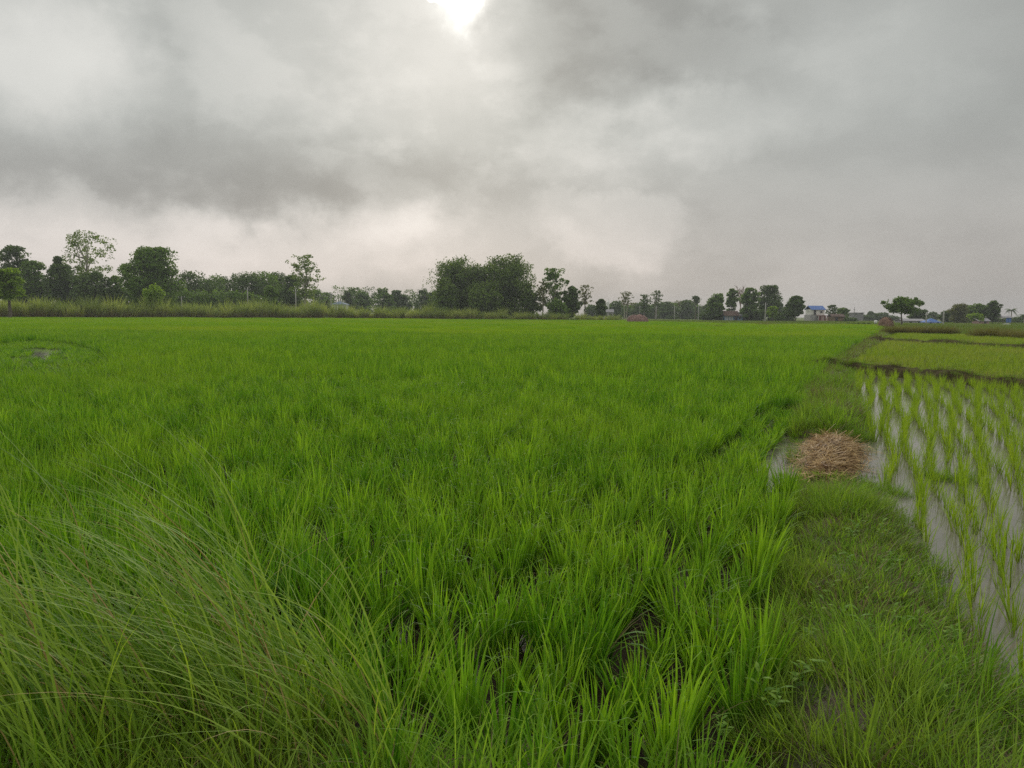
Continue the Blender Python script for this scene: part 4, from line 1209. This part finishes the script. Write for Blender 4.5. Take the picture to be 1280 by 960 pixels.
tree('lacy', 109, 289, 88, 182, 'leaf_lacy', 'tallest airy tree at left with sky showing through its open crown', leaves=3600, seed=8, crown=.42, limbs=22, bark='bark_pale', size=.46)
tree('full', 118, 340, 60, 170, 'leaf_dark', 'dark bushy tree at the foot of the tall airy tree', leaves=2600, seed=9, crown=.06)
tree('full', 148, 345, 34, 172, 'leaf_mid', 'low bushy tree between the tall airy tree and the big round one', leaves=1500, seed=10, crown=.06)
tree('full', 192, 310, 90, 160, 'leaf_mid', 'big round topped dark green tree right of the tall airy tree', leaves=6000, seed=11, crown=.1, size=.4)
tree('shrub', 193, 355, 30, 138, 'leaf_light', 'small yellow green tree in front of the big round tree', leaves=700, size=.34, seed=12, crown=.45)
for i, (u, vt, w) in enumerate(((240, 338, 40), (262, 343, 36), (286, 345, 40), (308, 341, 36), (330, 339, 44), (350, 341, 34), (366, 345, 30))):
    tree(('full', 'round')[i % 2], u, vt, w * 1.45, 205 + (i % 3) * 10, ('leaf_dark', 'leaf_mid')[i % 3 == 1], 'dark tree in the close row between the big round tree and the airy one', leaves=2000, seed=20 + i, crown=.08, group='dark row left of the second airy tree')
for i, (u, vt, w) in enumerate(((245, 359, 36), (272, 359, 32), (290, 362, 26), (228, 357, 26), (312, 363, 26), (160, 352, 36), (176, 356, 26), (26, 357, 34), (136, 356, 30), (52, 355, 30), (212, 361, 30), (98, 356, 30))):
    tree('shrub', u, vt, w * 1.4, 178, 'leaf_mid', 'low mid green bush along the foot of the dark tree row', name='bush', leaves=900, seed=30 + i, crown=.05, group='bushes before the dark row', cat='bush')
tree('lacy', 381, 318, 58, 185, 'leaf_lacy', 'airy pale green tree standing alone above the reed bank left of centre', leaves=3600, seed=35, crown=.32, limbs=18, bark='bark_pale', size=.42)
tree('tall', 340, 357, 26, 172, 'leaf_mid', 'small green conical tree before the dark row left of the airy tree', leaves=900, seed=36, crown=.1)
for i, (u, vt, w) in enumerate(((395, 362, 34), (409, 366, 22), (424, 357, 30), (435, 364, 20), (454, 366, 20), (470, 366, 20), (486, 367, 20), (503, 368, 20), (521, 367, 20), (537, 366, 18), (446, 359, 26), (462, 358, 26), (478, 361, 22), (494, 363, 22), (512, 362, 20), (529, 362, 22), (545, 364, 22))):
    tree(('layered', 'full', 'lacy')[i % 3], u, vt, w * 1.5, 270 + (i % 3) * 14, ('leaf_mid', 'leaf_dark')[i % 2], 'small far tree in the thin row between the airy tree and the bamboo', leaves=900, size=.55, seed=40 + i, crown=.12, group='thin far row left of the bamboo')
# --- bamboo and its neighbours
bamboo(572, 318, 84, 186, 'left one of the two large dark bamboo clumps in the middle', seed=1, leaves=8500)
bamboo(603, 331, 56, 188, 'dark bamboo mass filling the middle between the two large bamboo clumps', seed=3, leaves=6000)
bamboo(634, 315, 86, 184, 'right and taller one of the two large dark bamboo clumps in the middle', seed=2, leaves=9500)
tree('shrub', 556, 345, 40, 178, 'leaf_bamboo', 'dark bush filling the foot of the left bamboo clump', name='bush', leaves=1300, seed=51, crown=.05, cat='bush')
tree('shrub', 602, 350, 60, 178, 'leaf_bamboo', 'dark bush at the foot of the middle bamboo mass', name='bush', leaves=2000, seed=52, crown=.05, cat='bush')
tree('lacy', 692, 335, 46, 182, 'leaf_mid', 'green tree with stacked flat layers right of the bamboo', leaves=5200, seed=53, crown=.25, limbs=14, bark='bark_pale')
tree('full', 714, 358, 30, 180, 'leaf_dark', 'dense low tree below the layered tree right of the bamboo', leaves=1700, seed=54, crown=.08)
tree('shrub', 697, 372, 34, 174, 'leaf_mid', 'rounded green bush before the trunks right of the bamboo', name='bush', leaves=1000, seed=55, crown=.05, cat='bush')
tree('shrub', 663, 352, 34, 180, 'leaf_bamboo', 'dark bush at the right foot of the right bamboo clump', name='bush', leaves=1400, seed=59, crown=.05, cat='bush')
tree('lacy', 678, 352, 22, 178, 'leaf_olive', 'thin olive tree with pale trunk against the right bamboo clump', leaves=700, seed=56, crown=.35, bark='bark_pale')
tree('lacy', 731, 356, 26, 195, 'leaf_olive', 'slim olive tree with sparse crown right of the dense low tree', leaves=750, seed=57, crown=.45, limbs=14, size=.4)
tree('full', 751, 374, 18, 190, 'leaf_dark', 'small dark tree just left of the white tower', leaves=900, seed=58, crown=.15)
# --- middle far row
for i, (u, vt, w) in enumerate(((740, 381, 18), (752, 382, 18), (761, 380, 18), (769, 376, 20), (780, 381, 18), (791, 378, 20), (801, 378, 18), (812, 380, 18), (822, 381, 18), (832, 377, 22), (841, 379, 18), (850, 376, 18), (858, 375, 16), (866, 378, 16), (876, 383, 18), (885, 380, 16))):
    tree(('round', 'tall')[i % 2], u, vt, w * 1.6, 320 + (i % 3) * 16, ('leaf_dark', 'leaf_mid', 'leaf_olive')[i % 3], 'hazy far tree in the low row behind the faded straw mound', leaves=800, size=.65, seed=60 + i, crown=.04, group='hazy far row behind the straw mound')
tree('lacy', 782, 364, 22, 255, 'leaf_olive', 'thin tree on two pale trunks above the faded straw mound', leaves=650, size=.5, seed=70, crown=.5, bark='bark_pale', forks=2, limbs=6, r0=.2)
tree('lacy', 805, 368, 20, 255, 'leaf_dark', 'dark layered tree right of the pale forked trunks', leaves=1200, size=.5, seed=71, crown=.3)
tree('lacy', 820, 363, 22, 250, 'leaf_dark', 'ragged tall tree forking in a V beside a pole', leaves=600, size=.5, seed=72, crown=.45, forks=2, limbs=6, r0=.18)
tree('lacy', 869.5, 370, 15, 250, 'leaf_dark', 'small umbrella topped tree alone right of the straw mound', leaves=900, size=.45, seed=73, crown=.7)
# --- trees round the hut
tree('full', 895, 367, 28, 225, 'leaf_mid', 'broad mid green tree left of the hut with blue wall', leaves=2300, seed=80, crown=.1)
tree('full', 914, 361, 18, 235, 'leaf_mid', 'narrow green tree rising right behind the hut roof', leaves=1300, seed=81, crown=.2)
bare_tree(925, 355, 22, 240, 'bare reddish tree without leaves among green ones behind the hut')
tree('full', 936, 360, 28, 222, 'leaf_mid', 'tall dense green tree right of the hut', leaves=2800, seed=82, crown=.08)
tree('full', 962, 357, 40, 232, 'leaf_dark', 'tallest dark tree on the right with a pole in front', leaves=4200, seed=83, crown=.08)
tree('layered', 966, 383, 18, 200, 'leaf_light', 'small bright yellow green tree right of the pole', leaves=700, size=.36, seed=84, crown=.35)
tree('full', 994, 370, 28, 205, 'leaf_dark', 'dark tree in stacked layers left of the blue roofed house', leaves=2000, seed=85, crown=.22, limbs=10)
tree('round', 979, 384, 24, 300, 'leaf_dark', 'low hazy tree in the gap between the dark tree and the layered one', leaves=700, size=.6, seed=86, crown=.05)
tree('lacy', 1040, 381, 18, 250, 'leaf_dark', 'flat topped dark tree touching the right side of the blue roofed house', leaves=1500, seed=87, crown=.3)
tree('full', 1053, 385, 20, 235, 'leaf_mid', 'mid green rounded tree right of the blue roofed house', leaves=1200, seed=88, crown=.15)
for i, (u, vt, w) in enumerate(((1062, 396, 14), (1084, 395, 14), (1109, 394, 14), (1116, 396, 16), (1069, 394, 18), (1079, 394, 16), (1088, 389, 7), (1090, 393, 16), (1098, 392, 13), (1104, 391, 12))):
    tree(('round', 'tall')[vt == 389], u, vt, w * 1.5, 340, 'leaf_dark', 'hazy low tree in the far row left of the umbrella shaped tree', leaves=600, size=.6, seed=90 + i, crown=.03, group='hazy far row left of the umbrella tree')
tree('lacy', 1127, 371.5, 52, 138, 'leaf_mid', 'wide umbrella shaped green tree behind the haystack', leaves=6000, size=.36, seed=100, crown=.46, limbs=18, r0=.16)
for i, (u, vt, w) in enumerate(((884, 388, 24), (902, 388, 20), (931, 387, 22), (948, 386, 24), (972, 390, 22), (984, 388, 22), (1064, 397, 16), (1160, 397, 14), (1196, 396, 20))):
    tree('shrub', u, vt, w * 1.3, 226, 'leaf_dark', 'low dark bush in the undergrowth below the trees round the houses', name='bush', leaves=700, seed=140 + i, crown=.02, group='undergrowth below the trees on the right', cat='bush')
tree('full', 1147, 386, 26, 215, 'leaf_dark', 'dark round tree behind the right side of the umbrella tree', leaves=1300, seed=101, crown=.15)
tree('round', 1166, 390, 16, 330, 'leaf_dark', 'hazy bluish tree just behind the small blue roofed cottage', leaves=600, size=.6, seed=102, crown=.05)
tree('full', 1184, 389, 22, 220, 'leaf_dark', 'dark tree right of the small blue roofed cottage', leaves=1200, seed=103, crown=.08)
bamboo(1199, 378, 26, 195, 'feathery olive bamboo clump right of the dark tree by the cottage', seed=5, leaves=2600, mat='leaf_olive', size=.42, ncul=26)
tree('full', 1220, 380, 34, 205, 'leaf_mid', 'broad dull green tree right of the olive bamboo', leaves=2000, seed=104, crown=.06)
tree('shrub', 1221, 391, 24, 180, 'leaf_light', 'low bright green tree in front of the broad dull green one', leaves=700, size=.36, seed=105, crown=.3)
tree('full', 1241, 376, 21, 200, 'leaf_dark', 'tall dark tree near the right edge beside the lone palm', leaves=1500, seed=106, crown=.12)
palm(1263.5, 385, 200, 'slim lone palm against the sky near the right edge', 1.5)
for i, (u, vt, w) in enumerate(((1205, 392, 18), (1256, 400, 18), (1250, 398, 20), (1262, 398, 16), (1272, 397, 16), (1283, 394, 18), (1295, 396, 20))):
    tree('round', u, vt, w * 1.5, 235, 'leaf_dark', 'low dark tree in the row along the right edge', leaves=800, seed=110 + i, crown=.03, group='low row at the right edge')
palm(1280, 392, 215, 'short palm half cut off by the right edge', 1.4)
# hedge in front of the far houses
for i, u in enumerate((1062, 1067, 1073, 1080.5, 1086)):
    tree('shrub', u, 404, 7, 142, 'leaf_dark', 'small clipped dark bush on the field edge left of the haystack', name='bush', leaves=260, size=.28, seed=120 + i, crown=.02, group='small bushes on the field edge', cat='bush')

# ================================================================== POLES
def pole(u, vtop, Y, label, h=None, seed=0):
    g = at(u, Y); H = h or hgt(u, vtop, Y)
    root = empty('power_pole', (g.x, g.y, 0), .3 + seed * .4); tag(root, label, 'power pole', 'power poles along the far road')
    mb = MB(); mb.tube([(0, 0, -.2), (0, 0, H * .5), (0, 0, H)], [.16, .14, .11], 8); link('shaft', mb.mesh('shaft', M['concrete'], True), root)
    link('crossarm', MB().box(-.75, .75, -.05, .05, H - .45, H - .34).mesh('crossarm', M['iron']), root)
    for xx in (-.65, 0, .65):
        mb = MB(); z = H - .34 if xx else H
        mb.tube([(xx, 0, z), (xx, 0, z + .12), (xx, 0, z + .2)], [.05, .07, .03], 6); link('insulator', mb.mesh('insulator', M['white_paint'], True), root)
for i, (u, vt, Y, lab) in enumerate(((227.5, 370, 172, 'pale pole by the right foot of the big round tree'), (310, 360, 172, 'pale pole before the dark row, left of two'), (370, 362, 174, 'pale pole just left of the airy lone tree'),
        (414, 366, 178, 'pale pole beside the blue roof behind the reeds'), (799.5, 383, 260, 'short pale pole above the faded straw mound'), (820, 383, 235, 'white pole below the ragged V shaped tree'), (843, 383, 235, 'pale pole standing clear in front of the hazy far row'),
        (873, 382, 215, 'pale pole below the small umbrella topped tree'), (956.5, 379, 195, 'pale pole in front of the tallest dark tree on the right'), (1158, 391.5, 165, 'pale pole left of the small blue roofed cottage'), (1179.5, 390, 155, 'pale pole right of the small blue roofed cottage'))):
    pole(u, vt, Y, lab, seed=i)
g = at(1067.5, 320)
mr = empty('mast', (g.x, g.y, 0)); tag(mr, 'thin dark mast sticking up from the far hazy house', 'mast')
H = hgt(1067.5, 384, 320)
mb = MB(); mb.tube([(0, 0, 0), (0, 0, H)], [.14, .08], 5); link('shaft', mb.mesh('shaft', M['iron']), mr)
link('crossbar', MB().box(-.5, .5, -.05, .05, H - 1.2, H - 1.05).mesh('crossbar', M['iron']), mr)

# ================================================================== HOUSES
def gable(mb, x0, x1, y0, y1, z0, z1, o=.3):
    ym = (y0 + y1) / 2
    V = [(x0 - o, y0 - o, z0), (x1 + o, y0 - o, z0), (x1 + o, ym, z1), (x0 - o, ym, z1), (x0 - o, y1 + o, z0), (x1 + o, y1 + o, z0)]
    V += [(a, b, c - .08) for (a, b, c) in V]
    return mb.add(V, [(0, 1, 2, 3), (3, 2, 5, 4), (7, 6, 9, 8), (8, 9, 10, 11), (0, 6, 7, 1), (4, 5, 11, 10)], [(0, 3, 6 + 3), (0, 9, 6), (3, 4, 10), (3, 10, 9), (1, 7, 8), (1, 8, 2), (2, 8, 11), (2, 11, 5)])
def hip(mb, x0, x1, y0, y1, z0, z1, o=.3):
    ym = (y0 + y1) / 2; i = (y1 - y0) / 2
    V = [(x0 - o, y0 - o, z0), (x1 + o, y0 - o, z0), (x1 + o, y1 + o, z0), (x0 - o, y1 + o, z0), (x0 + i, ym, z1), (x1 - i, ym, z1)]
    return mb.add(V, [(0, 1, 5, 4), (2, 3, 4, 5), (0, 3, 2, 1)], [(1, 2, 5), (3, 0, 4)])
def window(parent, x, z, w, h, y, frame='white_paint', name='window'):
    t = .06
    mb = MB().box(x - w / 2 - t, x + w / 2 + t, y - .05, y + .02, z - t, z); mb.box(x - w / 2 - t, x + w / 2 + t, y - .05, y + .02, z + h, z + h + t)
    mb.box(x - w / 2 - t, x - w / 2, y - .05, y + .02, z, z + h); mb.box(x + w / 2, x + w / 2 + t, y - .05, y + .02, z, z + h)
    o = link(name, mb.mesh(name, M[frame]), parent)
    link('pane', MB().box(x - w / 2, x + w / 2, y - .03, y + .01, z, z + h).mesh('pane', M['dark_open']), o)
    return o
def door(parent, x, w, h, y, z=0.05, mat='dark_open'):
    o = link('door', MB().box(x - w / 2, x + w / 2, y - .05, y + .02, z, z + h).mesh('door', M[mat]), parent)
    link('handle', MB().box(x + w * .3, x + w * .36, y - .09, y - .05, z + h * .45, z + h * .5).mesh('handle', M['iron']), o)
def house(name, u, Y, w, d, h, label, rz=0, cat='house'):
    g = at(u, Y); r = empty(name, (g.x, g.y, 0), rz); tag(r, label, cat); return r

# two-storey house with blue roof and a pinkish verandah below
Y = 236; px = Y / F_PX
r = house('two_storey_house', 1022.5, Y, 0, 0, 0, 'two storey white house with blue roof above a reddish verandah')
W = 16 * px; z1 = hgt(1023, 393.5, Y); z2 = hgt(1023, 387, Y); zt = hgt(1023, 382, Y)
link('wall', MB().box(-W / 2, W / 2, 0, 5, z1, z2 + .1).mesh('wall', M['white_wall']), r)
link('lower_wall', MB().box(-W / 2 - .3, W / 2 + .3, .1, 5.2, -.1, z1 - .004).mesh('lower_wall', M['grey_wall']), r)
link('roof', gable(MB(), -W / 2, W / 2, 0, 5, z2, zt, .35).mesh('roof', M['blue_roof']), r)
door(r, -W / 2 + 1.0, .7, z2 - z1 - .25, -.003, z1 + .06)
window(r, 1.0, z1 + .55, .8, .7, -.003)
v = link('verandah', MB().box(-.5, W / 2 + 1.7, -1.6, .05, z1 - .35, z1 - .15).mesh('verandah', M['pink_wall']), r)
for i in range(5):
    link('panel', MB().box(-.4 + i * .85, .25 + i * .85, -1.52, -1.42, z1 - 1.75, z1 - .4).mesh('panel', M['maroon' if i % 2 == 0 else 'pink_wall']), r)
link('rail', MB().box(-.5, W / 2 + 1.6, -1.58, -1.38, z1 - 1.95, z1 - 1.78).mesh('rail', M['pink_wall']), r)
for xx in (-.45, 1.3, 3.1):
    link('post', MB().box(xx - .08, xx + .08, -1.5, -1.36, -.1, z1 - .36).mesh('post', M['white_wall']), r)
# thatch walled shed right of it
Y = 228; r = house('shed', 1050, Y, 0, 0, 0, 'low brown walled shed right of the two storey house', cat='shed')
link('wall', MB().box(-2.4, 1.3, 0, 3, -.1, 1.7).mesh('wall', M['thatch']), r); link('roof', gable(MB(), -2.4, 1.3, 0, 3, 1.7, 2.5).mesh('roof', M['brown_roof']), r); door(r, -1, .8, 1.4, -.003)
# hut with blue wall under the trees
Y = 223; r = house('hut', 916, Y, 0, 0, 0, 'hut with brown roof and pale blue striped wall under the trees', cat='hut')
z1, zt = hgt(916, 394.5, Y), hgt(916, 388.5, Y)
link('wall', MB().box(-2.6, 3.0, 0, 4, -.1, z1 + .1).mesh('wall', M['blue_wall']), r)
for i in range(5): link('panel', MB().box(-2.2 + i * .5, -1.95 + i * .5, -.08, .02, .1, z1 - .1).mesh('panel', M['white_wall']), r)
door(r, 1.0, .9, z1 - .35, -.003); window(r, 2.2, .7, .6, .7, -.003)
link('roof', gable(MB(), -2.6, 1.6, -.6, 4, z1, zt, .3).mesh('roof', M['brown_roof']), r)
link('side_roof', gable(MB(), 1.97, 3.0, -.3, 3.6, z1 - .15, z1 + .5, .05).mesh('side_roof', M['grey_roof']), r)
# small white cottage with blue hipped roof
Y = 172; r = house('cottage', 1168, Y, 0, 0, 0, 'small white cottage with a blue hipped roof behind brown reeds')
z1, zt = hgt(1168, 403, Y), hgt(1168, 398, Y)
link('wall', MB().box(-1.55, 1.55, 0, 2.8, -.1, z1 + .05).mesh('wall', M['white_wall']), r)
link('roof', hip(MB(), -1.55, 1.55, 0, 2.8, z1, zt, .28).mesh('roof', M['blue_roof']), r)
window(r, -.85, .15, .5, .5, -.003); window(r, .9, .15, .5, .5, -.003); door(r, 0, .5, z1 - .15, -.003, .0, 'grey_roof')
# long low grey house left of it
Y = 186; r = house('long_house', 1144, Y, 0, 0, 0, 'long low grey house with dark windows left of the cottage')
z1, zt = hgt(1144, 401, Y), hgt(1144, 398.5, Y)
link('wall', MB().box(-3.0, 2.8, 0, 4, -.1, z1 + .05).mesh('wall', M['grey_wall']), r); link('roof', gable(MB(), -3.0, 2.8, 0, 4, z1, zt, .25).mesh('roof', M['grey_roof']), r)
window(r, -1.1, .15, .8, .55, -.003); window(r, 1.1, .15, .8, .55, -.003); door(r, 2.2, .6, z1 - .1, -.003)
# hazy grey far house with the mast
Y = 330; r = house('far_house', 1073, Y, 0, 0, 0, 'hazy grey far house with flat dark roof under the thin mast')
z1 = hgt(1072, 391.5, Y); link('wall', MB().box(-2.3, 2.3, 0, 5, -.1, z1).mesh('wall', M['far_wall']), r); link('roof', MB().box(-2.6, 2.6, -.3, 5.3, z1 + .003, z1 + .3).mesh('roof', M['grey_roof']), r)
window(r, -1.2, 2.6, 1, 1, -.003); window(r, 1.5, 2.6, 1, 1, -.003)
# pinkish hut and blue sheet at the far right
Y = 178; r = house('hut', 1230, Y, 0, 0, 0, 'low pinkish grey hut under the tall dark tree at the right', cat='hut')
link('wall', MB().box(-1.3, 1.3, 0, 2.5, -.1, .9).mesh('wall', M['pink_wall']), r); link('roof', gable(MB(), -1.3, 1.3, 0, 2.5, .9, 1.55).mesh('roof', M['grey_roof']), r); door(r, .4, .5, .8, -.003, 0)
Y = 185; r = house('shelter', 1261, Y, 0, 0, 0, 'open shelter with a blue sheet side near the lone palm', cat='shelter')
link('sheet', MB().box(-.65, .65, 0, .06, .5, 1.75).mesh('sheet', M['blue_roof']), r); link('roof', gable(MB(), -1.4, .8, 0, 2, 1.78, 2.2, .15).mesh('roof', M['grey_roof']), r)
for xx in (-1.3, .75):
    for yy in (.12, 1.95): link('post', MB().box(xx - .05, xx + .05, yy - .05, yy + .05, -.1, 1.77).mesh('post', M['bark']), r)
# upturned pale boat-like trough beside it
g = at(1259, 168); V, Q = [], []
for i in range(9):
    t = i / 8 * 2 - 1; w = .35 * (1 - t * t) ** .5 + .02
    for k in range(6):
        a = PI * k / 5; V.append((t * 1.0, -math.cos(a) * w, .12 + .26 * math.sin(a) * (1 - t * t * .6)))
    if i: Q += [((i - 1) * 6 + k, (i - 1) * 6 + k + 1, i * 6 + k + 1, i * 6 + k) for k in range(5)]
o = link('pale_trough', np_mesh('pale_trough', V, Q, None, None, (M['white_wall'],), True), None, (g.x, g.y, 0)); tag(o, 'low pale upturned shape lying on the grass below the blue sheet', 'trough')
# blue roof peeking over the reed bank
Y = 215; r = house('roadside_house', 421, Y, 0, 0, 0, 'house behind the reed bank showing only its pale blue roof')
z1, zt = hgt(421, 380.5, Y), hgt(421, 376.5, Y)
link('wall', MB().box(-1.7, 2.6, 0, 4, -.1, z1 + .05).mesh('wall', M['white_wall']), r); link('roof', hip(MB(), -1.7, 2.6, 0, 4, z1, zt, .3).mesh('roof', M['pale_blue_roof']), r)
# slim white tower and a pale building
Y = 270; r = house('white_tower', 759.5, Y, 0, 0, 0, 'slim white tower with a thin spike among dark trees', cat='tower')
za, zb_, zc_ = hgt(759.5, 382, Y), hgt(759.5, 378, Y), hgt(759.5, 374, Y)
link('shaft', MB().box(-.55, .55, 0, 1.1, -.1, zb_).mesh('shaft', M['white_paint']), r)
link('cap', MB().add([(-.6, -.05, zb_ + .003), (.6, -.05, zb_ + .003), (.6, 1.15, zb_ + .003), (-.6, 1.15, zb_ + .003), (.3, .55, zb_ + .9)], [(0, 3, 2, 1)], [(0, 1, 4), (1, 2, 4), (2, 3, 4), (3, 0, 4)]).mesh('cap', M['white_paint']), r)
mb = MB(); mb.tube([(.3, .55, zb_ + .8), (.3, .55, zc_)], [.16, .06], 6); link('spike', mb.mesh('spike', M['white_paint']), r)
Y = 264; r = house('pale_house', 760, Y, 0, 0, 0, 'pale grey low house under the slim white tower')
z1, zt = hgt(760, 390, Y), hgt(760, 386.5, Y)
link('wall', MB().box(-1.5, 1.9, 0, 3, -.1, z1 + .05).mesh('wall', M['grey_wall']), r); link('roof', gable(MB(), -1.5, 1.9, 0, 3, z1, zt).mesh('roof', M['grey_roof']), r)
window(r, -.6, .7, .7, .7, -.003); door(r, .9, .8, z1 - .5, -.003)

# ================================================================== damp air over the plain
HAZE = 0.00042
mh = bpy.data.materials.new('haze_air'); mh.use_nodes = True
t = mh.node_tree; t.nodes.clear(); o = N(t, 'ShaderNodeOutputMaterial')
pv = N(t, 'ShaderNodeVolumePrincipled'); pv.inputs['Color'].default_value = (0.92, 0.95, 1.0, 1); pv.inputs['Density'].default_value = HAZE
t.links.new(pv.outputs[0], o.inputs['Volume'])
hz = link('haze', MB().box(-930, 930, -180, 1130, -1.2, 26).mesh('haze', mh)); tag(hz, kind='stuff')
print('clumps of reeds', cnt, 'objects', len(S.objects))
